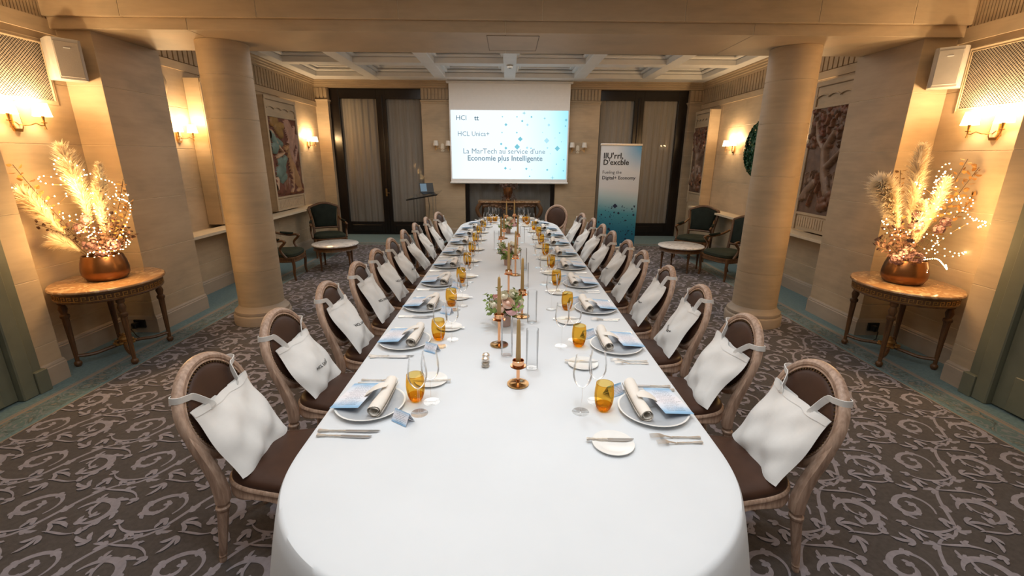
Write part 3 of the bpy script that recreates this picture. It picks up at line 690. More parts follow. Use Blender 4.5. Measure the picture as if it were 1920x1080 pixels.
def make_bag(seed, wid=.195, bulge=.045, ztop=.815, slump=0.0, text=None):
    t = thing('tote_bag', None, 'bag'); fn = bag_surface(seed, wid, bulge, ztop, slump)
    m = MB(); NU, NV = 22, 24
    m.grid(lambda u, v: tuple(fn(2*u-1, v, 1)), NU, NV); m.grid(lambda u, v: tuple(fn(2*u-1, v, -1)), NU, NV)
    m.grid(lambda u, v: tuple(fn(-1, u, 1).lerp(fn(-1, u, -1), v)), NV, 1); m.grid(lambda u, v: tuple(fn(1, u, 1).lerp(fn(1, u, -1), v)), NV, 1)
    m.grid(lambda u, v: tuple(fn(2*u-1, 1, 1).lerp(fn(2*u-1, 1, -1), v)), NU, 1)
    bm_o = m.obj('body', COTTON, t)
    h = MB(); h.grid(lambda u, v: tuple(fn(2*u-1, .005+.085*v, 1)+Vector((.0035, 0, 0))), NU, 2); h.obj('hem', COTTON, bm_o)
    for sy in (-1, 1):
        p0 = fn(sy*.52, .03, 1)+Vector((.004, 0, 0)); zt = ztop+.055+(.02 if sy*(1 if seed % 2 else -1) > 0 else 0)
        p1 = fn(sy*.70, 0, 1)+Vector((.008, sy*.012, .014))
        yo = .214*sqrt(max(.05, 1-((zt-.728)/.222)**2))
        xz = bkx(zt)
        path = [p0-Vector((0, 0, .025)), p0, Vector((xz+.042, sy*(yo-.035), zt-.010)), Vector((xz+.036, sy*(yo-.008), zt)), Vector((xz+.022, sy*(yo+.027), zt+.004)), Vector((xz-.005, sy*(yo+.033), zt+.004)), Vector((xz-.028, sy*(yo+.015), zt)), Vector((xz-.036, sy*(yo-.05), zt-.004))]
        # smooth the strap
        sm = []
        for i in range(len(path)-1):
            a = path[max(i-1, 0)]; b = path[i]; c_ = path[i+1]; d = path[min(i+2, len(path)-1)]
            for q in range(4):
                u = q/4; sm.append(.5*((2*b)+(c_-a)*u+(2*a-5*b+4*c_-d)*u*u+(3*b-a-3*c_+d)*u**3))
        sm.append(path[-1])
        vs = []; n = len(sm); fs = []
        for i, p in enumerate(sm):
            tg = (sm[min(i+1, n-1)]-sm[max(i-1, 0)]).normalized()
            # strap width stays roughly vertical
            up = Vector((.15, 0, 1)) if i > 4 else Vector((0, -sy*.8, .3+i*.15))
            wd = (up-tg*up.dot(tg)).normalized(); nn = tg.cross(wd).normalized()*.0018
            for a_, b_ in ((-1, -1), (1, -1), (1, 1), (-1, 1)): vs.append(tuple(p+wd*(.0145*a_)+nn*b_))
        for i in range(n-1):
            for q in range(4):
                r_ = (q+1) % 4; fs.append((i*4+q, i*4+r_, (i+1)*4+r_, (i+1)*4+q))
        MB().add(vs, fs).obj('strap', COTTON, t)
    if text:
        lt = MB()
        for line, size, tt in text:
            vs, fs = text_geo(line, size, bold=True)
            hh = (ztop-.474)*1.15
            lt.add([tuple(fn(max(-1, min(1, x/wid)), tt-y/hh, 1)+Vector((.0035, 0, .001))) for x, y, z in vs], fs)
        lt.obj('lettering', INK, bm_o, smooth=False)
    return t
# the bag faces +x in chair space and reads left to right for someone facing it, so text runs along +y
T1 = [('HCL Unica+', .030, .58)]; T2 = [('HCL Unica+', .026, .52)]
BAGV = [make_bag(1, .205, .050, .80, 0.1), make_bag(2, .20, .062, .785, .7, T1), make_bag(5, .180, .052, .82, .9, T2),
        make_bag(8, .205, .072, .79, 1.2), make_bag(11, .185, .045, .82, .4, T1)]
BV = {-1: [0, 1, 2, 4, 2, 1, 3, 2, 4, 0], 1: [0, 3, 4, 2, 4, 2, 1, 3, 1, 4]}
BAGNOTE = {-1: ['plain smooth-sided', 'lettered bulging', 'narrow slumped'], 1: ['plain broad', 'plain creased', 'folded']}
used = set()
for s, k, c in CHAIRS:
    i = BV[s][k]
    b = BAGV[i] if i not in used else copy_tree(BAGV[i]); used.add(i)
    place(b, c.location.copy(), c.rotation_euler.z, '%s cotton tote bag hung on the %s chair from the near end, %s' % (BAGNOTE[s][k] if k < 3 else 'white', ORD[k], SIDE[s]), 'tote bags on the chairs')
# ================================================================== TABLEWARE
PORC = mat('white_porcelain', (.80, .80, .78), .18, var=.02, spec=.6)
GREYP = mat('grey_porcelain', (.45, .475, .505), .22, var=.06, scale=20, spec=.5)
SILVER = mat('silver', (.86, .82, .76), .30, .80, var=.06, scale=60)
STEEL = mat('knife_steel', (.62, .62, .62), .28, .85, var=.04)
AMBER = glass('amber_glass', (.90, .66, .22), .5, .03, .22, (1, .85, .6))
AMBER_B = glass('amber_base', (.88, .70, .30), .45, .04, .22, (1, .8, .5))
CLEAR = glass('clear_glass', (.985, .988, .99), .75, .01, .17)
NAPK = mat('cream_napkin', (.78, .74, .68), .85, var=.03, scale=12, bmp=.08, bdist=.004, sheen=.15)
def card_mat(name, wx, wy, rows, big):
    """pale blue to white printed card with rows of small dark print"""
    m, nt, b = _nt(name)
    tc = N(nt, 'ShaderNodeTexCoord').outputs['Object']; sp = N(nt, 'ShaderNodeSeparateXYZ'); L(nt, tc, sp.inputs[0])
    u = mth(nt, 'ADD', mth(nt, 'DIVIDE', sp.outputs[0], wx), .5); v = mth(nt, 'ADD', mth(nt, 'DIVIDE', sp.outputs[1], wy), .5)
    n1 = noise_tex(nt, 9, 2, vec=tc)
    g = mth(nt, 'ADD', mth(nt, 'ABSOLUTE', mth(nt, 'SUBTRACT', v, .52)), mth(nt, 'MULTIPLY', mth(nt, 'SUBTRACT', n1, .5), .35))
    colr = ramp(nt, g, [(.08, (.78, .78, .84)), (.28, (.66, .74, .85)), (.46, (.26, .48, .72))])
    row = mth(nt, 'LESS_THAN', mth(nt, 'FRACT', mth(nt, 'MULTIPLY', v, rows)), .34)
    nz = noise_tex(nt, 1, 1, vec=None, mscale=(260, rows/wy*.9, 1))
    gaps = mth(nt, 'GREATER_THAN', nz, .44)
    rl = noise_tex(nt, 1, 0, mscale=(.01, rows/wy*.55, 1))
    inx = mth(nt, 'LESS_THAN', mth(nt, 'ABSOLUTE', mth(nt, 'SUBTRACT', u, .5)), mth(nt, 'MULTIPLY', rl, .62))
    iny = mth(nt, 'LESS_THAN', mth(nt, 'ABSOLUTE', mth(nt, 'SUBTRACT', v, .5)), .40)
    k = mth(nt, 'MULTIPLY', mth(nt, 'MULTIPLY', row, gaps), mth(nt, 'MULTIPLY', inx, iny))
    mx = N(nt, 'ShaderNodeMix', data_type='RGBA'); L(nt, mth(nt, 'MULTIPLY', k, .6), mx.inputs[0]); L(nt, colr, mx.inputs[6]); mx.inputs[7].default_value = (.06, .08, .16, 1)
    L(nt, mx.outputs[2], b.inputs['Base Color']); b.inputs['Roughness'].default_value = .45
    MATS[name] = m; return m
MENU = card_mat('menu_print', .135, .225, 26, 1); CARD = card_mat('card_print', .09, .06, 9, 1)

def lathe_parts(root, items, n=36):
    for nm, prof, m in items: MB().lathe(prof, n, caps=False).obj(nm, m, root)
def mk_plate():
    t = thing('dinner_plate', None, 'plate')
    lathe_parts(t, [('well', [(0, .010), (.085, .010), (.10, .0125), (.118, .0165), (.147, .0205)], GREYP),
                    ('rim', [(.147, .0205), (.152, .0222), (.1555, .0215), (.154, .0185), (.12, .011), (.095, .004), (.09, 0), (0, 0)], PORC)], 48); return t
def mk_bread():
    t = thing('bread_plate', None, 'plate')
    lathe_parts(t, [('well', [(0, .006), (.05, .006), (.058, .0085), (.078, .0115)], PORC), ('rim', [(.078, .0115), (.0825, .0125), (.083, .011), (.06, .005), (.05, .0), (0, 0)], PORC)], 40); return t
def mk_amber():
    t = thing('amber_tumbler', None, 'glass')
    MB().lathe([(.024, .006), (.031, .012), (.0385, .035), (.0425, .06), (.043, .08), (.0415, .105), (.0375, .132)], 32, caps=False).obj('bowl', AMBER, t)
    MB().lathe([(0, .001), (.022, .001), (.025, .005), (.031, .0135), (.0365, .031), (.030, .030), (.018, .018), (0, .016)], 28, caps=False).obj('heavy_base', AMBER_B, t)
    MB().tube([(.0375*cos(a), .0375*sin(a), .132) for a in [2*pi*i/32 for i in range(32)]], .0009, 5, closed=True).obj('rim', AMBER_B, t); return t
def mk_wine(h=.27, r=.043):
    t = thing('wine_glass', None, 'glass'); s = h/.27
    MB().lathe([(0, .004), (.006, .0045), (.02, .003), (.0375, .0012), (.038, .0004), (0, .0002)], 32, caps=False).obj('foot', CLEAR, t)
    MB().lathe([(.006, .0045), (.0042, .012), (.0036, .04), (.0036, .10*s), (.005, .118*s), (.009, .125*s)], 12, caps=False).obj('stem', CLEAR, t)
    MB().lathe([(0, .121*s), (.010, .123*s), (.022, .133*s), (.034, .150*s), (.0415, .172*s), (r, .190*s), (.0415, .215*s), (.037, .245*s), (.033, h)], 36, caps=False).obj('bowl', CLEAR, t)
    MB().tube([(.033*cos(a), .033*sin(a), h) for a in [2*pi*i/36 for i in range(36)]], .0007, 5, closed=True).obj('rim', CLEAR, t); return t
def flat(outl, z0, z1): return MB().prism(outl, z0, z1)
def handle(L_, r0=.004):
    m = MB(); path = []; sc_ = []
    for i in range(13):
        t = i/12; path.append((t*L_, 0, .0055)); sc_.append((1.65 if t < .05 else 1.9-1.1*min(1, t/.45)+.25*max(0, (t-.45)/.55)+.18*sin(t*26))*r0)
    prof = [(cos(2*pi*i/8), .6*sin(2*pi*i/8)) for i in range(8)]
    return m.sweep(path, prof, scales=sc_)
def mk_knife(L_=.255, name='dinner_knife'):
    t = thing(name, None, 'knife'); hl = L_*.44
    handle(hl, .0052).obj('handle', SILVER, t)
    o = [(hl-.004, -.005), (hl+.01, -.0075), (L_*.85, -.0095), (L_*.95, -.006), (L_, .004), (L_*.97, .0065), (hl+.01, .0065), (hl-.004, .005)]
    flat(o, .0045, .0064).obj('blade', STEEL, t, smooth=False); return t
def mk_fork(L_=.205):
    t = thing('dinner_fork', None, 'fork')
    hl = L_*.56; handle(hl, .0042).obj('handle', SILVER, t)
    m = MB(); zc = lambda x: .0045+.010*sin(max(0, (x-hl)/(L_-hl))*pi*.75)
    def band(w0, w1, x0, x1, yc0, yc1, n=6):
        def fn(u, v):
            x = x0+(x1-x0)*u; w_ = w0+(w1-w0)*u; yc = yc0+(yc1-yc0)*u
            return (x, yc+w_*(v*2-1), zc(x))
        k = len(m.v); m.grid(fn, n, 1); m.grid(lambda u, v: tuple(Vector(fn(u, v))-Vector((0, 0, .002))), n, 1)
    band(.0035, .004, hl-.003, hl+.03, 0, 0); band(.004, .0125, hl+.03, hl+.045, 0, 0)
    band(.0125, .0125, hl+.045, L_-.042, 0, 0, 3)
    for k in range(4): band(.0018, .0009, L_-.043, L_, -.0105+.007*k, -.0115+.0077*k)
    m.obj('tines', SILVER, t, smooth=False); return t
def mk_napkin():
    t = thing('rolled_napkin', None, 'napkin'); m = MB(); prof = []
    for i in range(34):
        a = 2*pi*2.2*i/33-1.2; r = .017+.0175*i/33; prof.append((r*cos(a), .86*r*sin(a)+.031))
    def fn(u, v):
        x, z = prof[int(round(u*33))]; k = 1+.05*sin(v*9)-.10*v
        return (x*k+.006*sin(v*3), -.145+.29*v+.004*sin(u*25), max(.0005, z*k))
    m.grid(fn, 33, 10)
    def fo(u, v):
        x, z = prof[int(round(u*33))]; k = 1+.05*sin(v*9)-.10*v
        return (x*k*.94+.006*sin(v*3), -.145+.29*v+.004*sin(u*25), max(.0005, (z-.031)*k*.94+.031*k))
    m.grid(fo, 33, 10); m.obj('roll', NAPK, t)
    f = MB()
    def fl(u, v):
        x = .012-.115*u; y = .03+(.085-.02*u)*(v-.5)*2*sin(pi*min(.96, .08+u*.9))**.6*.42-.03*u
        return (x, y, .062-.055*u**1.4+.012*sin(pi*u))
    f.grid(fl, 12, 8); f.obj('folded_tip', NAPK, t); return t
def mk_menu():
    return tag(MB().box(-.0675, .0675, -.1125, .1125, 0, .0007).obj('menu_card', MENU, smooth=False), None, 'menu')
def mk_card():
    t = thing('place_card', None, 'card')
    for s_ in (-1, 1):
        m = MB().box(-.043, .043, -.0275, .0275, 0, .0005); m.obj('leaf', CARD, t, smooth=False)
        o = t.children[-1] if False else bpy.data.objects[-1] if False else None
    return t
def mk_card():
    t = thing('place_card', None, 'card')
    me = MB().box(-.043, .043, -.0275, .0275, 0, .0005).mesh('leaf', CARD, False)
    for s_ in (-1, 1):
        o = mobj('leaf', me, t); o.rotation_euler = (s_*radians(62), 0, 0 if s_ > 0 else 0); o.location = (0, -s_*.0135, .0248)
    return t
PROTO = dict(plate=mk_plate(), bread=mk_bread(), amber=mk_amber(), wine=mk_wine(), red=mk_wine(.25, .041), knife=mk_knife(), knife2=mk_knife(.225), butter=mk_knife(.19, 'butter_knife'), fork=mk_fork(), fork2=mk_fork(.185), napkin=mk_napkin(), menu=mk_menu(), card=mk_card())
_used = set()
def put(key, x, y, z, rz, label, group, tilt=None):
    p = PROTO[key]; o = p if key not in _used else copy_tree(p); _used.add(key)
    place(o, (x, y, z), rz, label, group)
    if tilt: o.rotation_euler = (tilt[0], tilt[1], rz)
    return o
PL_Y = {-1: [1.81, 2.54, 3.21, 3.88, 4.54, 5.18, 5.85, 6.48, 7.08, 7.66], 1: [1.77, 2.49, 3.17, 3.85, 4.50, 5.15, 5.82, 6.46, 7.06, 7.66]}
Z = TZ+.0035; rs = random.Random(12)
GR = dict(plate='grey dinner plates with white rims', napkin='rolled napkins', menu='printed menus', amber='amber tumblers', wine='wine glasses', bread='bread plates', knife='table knives', fork='table forks', card='folded place cards')
def setting(s, k, px, py, ang, wh):
    """ang: direction from guest to the table centre; far: +1 when the guest's left is away from the camera"""
    ca, sa = cos(ang), sin(ang); far = 1 if s < 0 else -1
    def W(dx, dy):   # dx towards the table centre, dy towards the guest's left
        return px+ca*dx-sa*dy, py+sa*dx+ca*dy
    j = lambda a: rs.uniform(-a, a)
    def P(key, dx, dy, z, rz, lab, g, tilt=None):
        x, y = W(dx+j(.008), dy+j(.008)); return put(key, x, y, z, ang+rz+j(.05), lab+wh, GR[g], tilt)
    P('plate', 0, 0, Z, 0, 'grey dinner plate with white rim', 'plate')
    P('napkin', .06, far*.03, Z+.018, 0, 'cream napkin rolled on the plate', 'napkin')
    x, y = W(-.075, far*.035)
    put('menu', x, y, Z+.036, ang+(pi if s > 0 else 0)+j(.05)-(.14 if s < 0 else -.10), 'pale blue printed menu on the plate'+wh, GR['menu'], tilt=(0, (-.11 if s < 0 else .11) if wh and abs(sa) < .3 else 0))
    if s < 0:
        P('amber', .19, .05, Z, 0, 'amber glass tumbler', 'amber'); P('wine', .23, -.06, Z, 0, 'taller clear wine glass', 'wine'); P('red', .27, .045, Z, 0, 'smaller clear wine glass', 'wine')
        P('card', .18, -.125, Z, -.55, 'folded place card', 'card')
    else:
        P('amber', .215, -.01, Z, 0, 'amber glass tumbler', 'amber'); P('wine', .33, .0, Z, 0, 'taller clear wine glass', 'wine'); P('red', .245, -.09, Z, 0, 'smaller clear wine glass', 'wine')
        P('card', .14, -.155, Z, .55, 'folded place card', 'card')
    P('knife', -.16, -.195, Z, 0, 'silver table knife beside the plate', 'knife'); P('knife2', -.155, -.222, Z, 0, 'shorter silver knife beside the plate', 'knife')
    P('fork', -.13, .205, Z, 0, 'silver table fork beside the plate', 'fork'); P('fork2', -.125, .235, Z, 0, 'shorter silver fork beside the plate', 'fork')
    P('bread', .235, .245, Z, 0, 'small white bread plate', 'bread')
    x, y = W(.335, .225); put('butter', x, y, Z+.009, ang+pi+j(.08), 'silver butter knife on the bread plate'+wh, GR['knife'])
for s in (-1, 1):
    for k in range(10):
        px = s*(.635 if k < 8 else .60 if k == 8 else .53)
        setting(s, k, px, PL_Y[s][k], (0 if s < 0 else pi), ', %s from the near end, %s' % (ORD[k], SIDE[s]))
setting(1, 0, .36, 8.12, -pi/2-.4, ' at the far table end before the bagless chair')
setting(-1, 0, -.36, 8.12, -pi/2+.4, ' at the far table end nearest the lectern')

# ================================================================== CENTREPIECES
COPPER = mat('polished_copper', (.80, .42, .22), .14, 1.0, var=.05)
BRASSD = mat('bronze_disc', (.46, .26, .10), .16, 1.0, var=.08)
WAX = mat('olive_gold_wax', (.38, .24, .085), .45, var=.06)
def mk_candle(stem):
    t = thing('candlestick', None, 'candlestick')
    MB().lathe([(0, 0), (.052, 0), (.0545, .003), (.054, .006), (.012, .0075), (.0085, .010), (0, .010)], 40).obj('foot', BRASSD, t)
    MB().lathe([(.0085, .007), (.0085, stem)], 20).obj('stem', COPPER, t)
    MB().lathe([(0, stem-.002), (.038, stem-.002), (.040, stem), (.0385, stem+.004), (.0285, stem+.005), (.029, stem+.007), (.029, stem+.031), (.027, stem+.033), (.0245, stem+.031), (.0245, stem+.012), (0, stem+.012)], 36).obj('cup', COPPER, t)
    return t
def mk_taper(h):
    t = thing('taper_candle', None, 'candle')
    MB().lathe([(0, 0), (.0125, 0), (.0135, .002), (.0105, h*.6), (.0085, h-.012), (.006, h-.004), (.0015, h)], 20).obj('wax', WAX, t)
    MB().tube([(0, 0, h-.001), (.001, 0, h+.006), (.003, 0, h+.011)], .0009, 6).obj('wick', mat('wick', (.5, .45, .35), .9), t)
    return t
CD = [(.037, 2.02, .10, .235), (-.067, 2.51, .165, .25), (.085, 3.02, .165, .25), (-.01, 3.60, .165, .25), (.055, 4.20, .165, .25), (-.10, 5.25, .165, .25), (.10, 5.45, .165, .25), (-.075, 6.25, .10, .235), (-.045, 7.30, .165, .25), (.085, 7.45, .165, .25)]
protoc = {}
CNOTE = ['lowest and nearest', 'second', 'third', 'fourth', 'fifth', 'sixth', 'seventh', 'eighth', 'ninth', 'farthest']
for i, (x, y, st, h) in enumerate(CD):
    for key, fn, g in ((('c', st), lambda: mk_candle(st), 0), (('t', h), lambda: mk_taper(h), 1)):
        o = copy_tree(protoc[key]) if key in protoc else protoc.setdefault(key, fn())
        place(o, (x, y, Z if g == 0 else Z+st+.0125), rs.random()*6, ('copper candlestick with a round foot, %s along the table centre' if g == 0 else 'olive gold taper candle in the %s copper candlestick') % CNOTE[i], ('copper candlesticks', 'taper candles')[g])
def mk_tube():
    return tag(MB().lathe([(0, .002), (.03, .002), (.0335, .006), (.0335, .225), (.0325, .226), (.032, .225), (.032, .007), (0, .004)], 28, caps=False).obj('glass_cylinder', CLEAR), None, 'glass')
tp = None
for i, (x, y) in enumerate(((.115, 2.20), (-.02, 2.36), (.15, 2.9), (.13, 3.75), (.14, 4.4), (-.16, 5.5), (.17, 5.9))):
    tp_ = mk_tube() if tp is None else tp.copy()
    if tp is None: tp = tp_
    else: col.objects.link(tp_)
    place(tp_, (x, y, Z), 0, 'tall clear glass cylinder, %s from the near end of the table centre' % ORD[i], 'glass cylinders between the candles')

# salt and pepper
def shaker(x, y, lab):
    t = thing('cruet_shaker', lab, 'shaker', (x, y, Z), 0, 'salt and pepper shakers')
    MB().lathe([(0, 0), (.020, 0), (.022, .004), (.019, .014), (.022, .024), (.020, .036), (.016, .040)], 20).obj('body', CLEAR, t)
    MB().lathe([(0, .002), (.017, .002), (.017, .022), (0, .023)], 16).obj('contents', mat('cruet_salt', (.5, .45, .38), .8, var=.3, scale=90), t)
    MB().lathe([(.017, .038), (.021, .040), (.020, .048), (.014, .056), (.006, .060), (0, .061)], 20).obj('cap', SILVER, t)
shaker(-.135, 2.215, 'glass shaker with domed silver cap nearest the first candlestick'); shaker(-.135, 2.265, 'glass shaker with domed silver cap standing just behind the other one')

# flowers
PINK = mat('pink_petal', (.80, .46, .46), .6, var=.2, scale=25); BLUSH = mat('blush_petal', (.85, .60, .48), .6, var=.15, scale=25); CREAMF = mat('cream_petal', (.86, .82, .66), .65, var=.12, scale=30)
MAUVE = mat('mauve_petal', (.66, .33, .40), .6, var=.2, scale=25)
LEAFG = mat('eucalyptus_leaf', (.19, .27, .065), .55, var=.4, scale=18); POT = mat('taupe_pot', (.42, .28, .235), .5, var=.1, scale=12)
STEMG = mat('green_stem', (.10, .14, .05), .6)
def rose(m, c, r, seed, layers=4):
    q = random.Random(seed); c = Vector(c)
    axis = Vector((q.uniform(-.5, .5), q.uniform(-.7, .2), 1)).normalized(); M = axis.to_track_quat('Z', 'Y').to_matrix()
    m.sphere(tuple(c), r*.42, 8, 6, (1, 1, 1.1))
    for l in range(layers):
        n = 3+l; rad = r*(.32+.68*(l+1)/layers)
        for i in range(n):
            a0 = 2*pi*i/n+l*.9+q.uniform(-.2, .2); open_ = .15+.55*l/layers
            def fn(u, v):
                a = a0+(u-.5)*2*pi/n*1.5; ph = -1.0+v*(1.55-open_*.2)
                rr = rad*(cos(ph)*.95+.25*open_*v*v*1.6); z = rad*(sin(ph)*.95)+r*.05-.10*r*((u-.5)*2)**2*v
                return tuple(c+M @ Vector((rr*cos(a), rr*sin(a), z)))
            m.grid(fn, 5, 5)
def sprig(m, st, p0, d, ln, nl, lw, seed):
    q = random.Random(seed); p = Vector(p0); d = Vector(d).normalized(); pts = [p.copy()]
    for i in range(nl):
        d = (d+Vector((q.uniform(-.15, .15), q.uniform(-.15, .15), q.uniform(-.12, .10)))).normalized(); p = p+d*ln/nl; pts.append(p.copy())
        for k in range(3):
            a = q.uniform(0, 6.28); sd = d.cross(Vector((cos(a), sin(a), .3))).normalized(); l_ = lw*q.uniform(.7, 1.25)
            tip = p+(sd+d*.6).normalized()*l_; mid = (p+tip)/2; wv = sd.cross(d).normalized()*l_*.3; up = Vector((0, 0, l_*.10))
            m.add([tuple(p), tuple(mid+wv+up), tuple(tip), tuple(mid-wv+up)], [(0, 1, 2), (0, 2, 3)])
    st.tube([tuple(v) for v in pts], .0016, 5)
def bouquet(x, y, seed, label, R=.10, yaw=0):
    t = thing('flower_pot', label, 'flowers', (x, y, Z), yaw, 'flower pots along the table centre'); q = random.Random(seed)
    MB().lathe([(0, 0), (.034, 0), (.037, .003), (.043, .095), (.042, .098), (.039, .095), (.036, .08), (0, .08)], 32).obj('pot', POT, t)
    lv = MB(); st = MB()
    for i in range(26):
        a = q.uniform(0, 6.28); e = q.uniform(.15, 1.2)
        sprig(lv, st, (.018*cos(a), .018*sin(a), .085), (cos(a)*cos(e), sin(a)*cos(e), sin(e)), q.uniform(.10, .175), 8, .030, seed*31+i)
    o = lv.obj('foliage', LEAFG, t, smooth=False); o['kind'] = 'stuff'; st.obj('stems', STEMG, t)
    fl = [(PINK, .042, .05, -.07, .135), (BLUSH, .040, .02, -.085, .185), (MAUVE, .038, .085, -.045, .145), (CREAMF, .036, -.075, -.05, .165), (BLUSH, .036, -.04, -.08, .145), (CREAMF, .034, .06, .03, .21), (PINK, .036, -.05, .06, .17), (CREAMF, .032, -.01, -.055, .225), (CREAMF, .030, .10, .02, .165)]
    for i, (m_, r, dx, dy, dz) in enumerate(fl):
        f = MB(); rose(f, (dx*.95, dy*1.05, dz), r*.98, seed*7+i); f.obj('rose', m_, t)
bouquet(-.035, 2.84, 3, 'pot of pink and cream roses with eucalyptus, nearest the camera'); bouquet(-.02, 4.62, 5, 'taupe pot of blush flowers and leaves midway along the table', yaw=2.1); bouquet(-.02, 6.72, 8, 'taupe pot of pink roses toward the far table end', yaw=.8)
# ================================================================== SCONCES
BRASS = mat('sconce_brass', (.62, .36, .12), .22, 1.0, var=.08); PLATEW = mat('cream_enamel', (.75, .68, .55), .25, var=.04)
def shade_mat():
    m, nt, b = _nt('lit_shade'); nt.nodes.remove(b)
    out = [n for n in nt.nodes if n.type == 'OUTPUT_MATERIAL'][0]
    tr = N(nt, 'ShaderNodeBsdfTransparent'); tr.inputs[0].default_value = (1, .82, .55, 1)
    em = N(nt, 'ShaderNodeEmission'); em.inputs[0].default_value = (1, .80, .50, 1); em.inputs[1].default_value = 5.0
    mx = N(nt, 'ShaderNodeMixShader'); mx.inputs[0].default_value = .62
    L(nt, tr.outputs[0], mx.inputs[1]); L(nt, em.outputs[0], mx.inputs[2]); L(nt, mx.outputs[0], out.inputs[0]); MATS['lit_shade'] = m; return m
SHADE_ON = shade_mat(); SHADE_OFF = mat('white_shade', (.70, .66, .60), .8, var=.04)
SC_P = 24.0
def sconce(loc, rz, label, lit=True, power=1.0, z0=0):
    t = thing('wall_sconce', label, 'sconce', loc, rz, 'two-armed wall sconces')
    hexp = [(-.030, -.085), (.030, -.085), (.045, -.05), (.036, .075), (.018, .095), (-.018, .095), (-.036, .075), (-.045, -.05)]
    m = MB().prism(hexp, 0, .018); m.v = [(z, x, y) for x, y, z in m.v]; m.obj('back_plate', BRASS if lit else PLATEW, t, smooth=False)
    m = MB().prism([(x*.62, y*.72) for x, y in hexp], .018, .03); m.v = [(z, x, y) for x, y, z in m.v]; m.obj('boss', PLATEW, t, smooth=False)
    for s in (-1, 1):
        path = [(.025, s*.005, -.02), (.05, s*.02, -.035), (.075, s*.05, -.03), (.09, s*.085, -.012), (.10, s*.115, -.03), (.105, s*.135, -.028), (.107, s*.142, -.005), (.107, s*.142, .0)]
        arm = MB().tube(path, .0042, 8).obj('arm', BRASS, t)
        c = MB().lathe([(0, -.06), (.009, -.06), (.004, -.03), (.005, -.012), (.019, -.008), (.019, -.002), (.006, .002), (.009, .03), (.014, .055), (.014, .058), (0, .058)], 16, (.107, s*.142, .0)).obj('candle_cup', BRASS, arm)
        sh = MB(); sh.lathe([(.064, .045), (.048, .155)], 48, (.107, s*.142, 0), lambda a, z: 1+.012*cos(a*24), caps=False)
        sh.lathe([(.0645, .045), (.0655, .048), (.0645, .051)], 32, (.107, s*.142, 0), caps=False)
        o = sh.obj('lamp_shade', SHADE_ON if lit else SHADE_OFF, t)
        MB().lathe([(0, .058), (.009, .058), (.012, .078), (.013, .095), (.008, .115), (.002, .128), (0, .128)], 14, (.107, s*.142, 0)).obj('bulb', emis('bulb_glow', (1, .72, .38), 9) if lit else PLATEW, o)
        if lit: lamp('sconce_light', 'POINT', (.107, s*.142, .145), SC_P*power, WARM, .03, parent=t)
    return t
sconce((-4.15, 4.02, 2.12), 0, 'lit brass sconce with two shades above the console, lectern side'); sconce((4.15, 4.02, 2.11), pi, 'lit brass sconce with two shades above the console, banner side')
sconce((-4.42, 6.33, 2.10), 0, 'lit brass sconce between the stone pilaster and the column, lectern side', power=.8)
sconce((-4.42, 10.36, 2.12), 0, 'lit brass sconce beside the deer relief', power=.9); sconce((4.42, 9.2, 2.06), pi, 'lit brass sconce beside the ivy wreath', power=.9)
sconce((4.42, 6.95, 2.06), pi, 'lit brass sconce hidden behind the column, banner side', power=.8)
sconce((-1.56, 11.0, 2.07), -pi/2, 'unlit sconce with two white shades on the pier near the lectern', False); sconce((1.60, 11.0, 2.05), -pi/2, 'unlit sconce with two white shades on the pier near the banner', False)

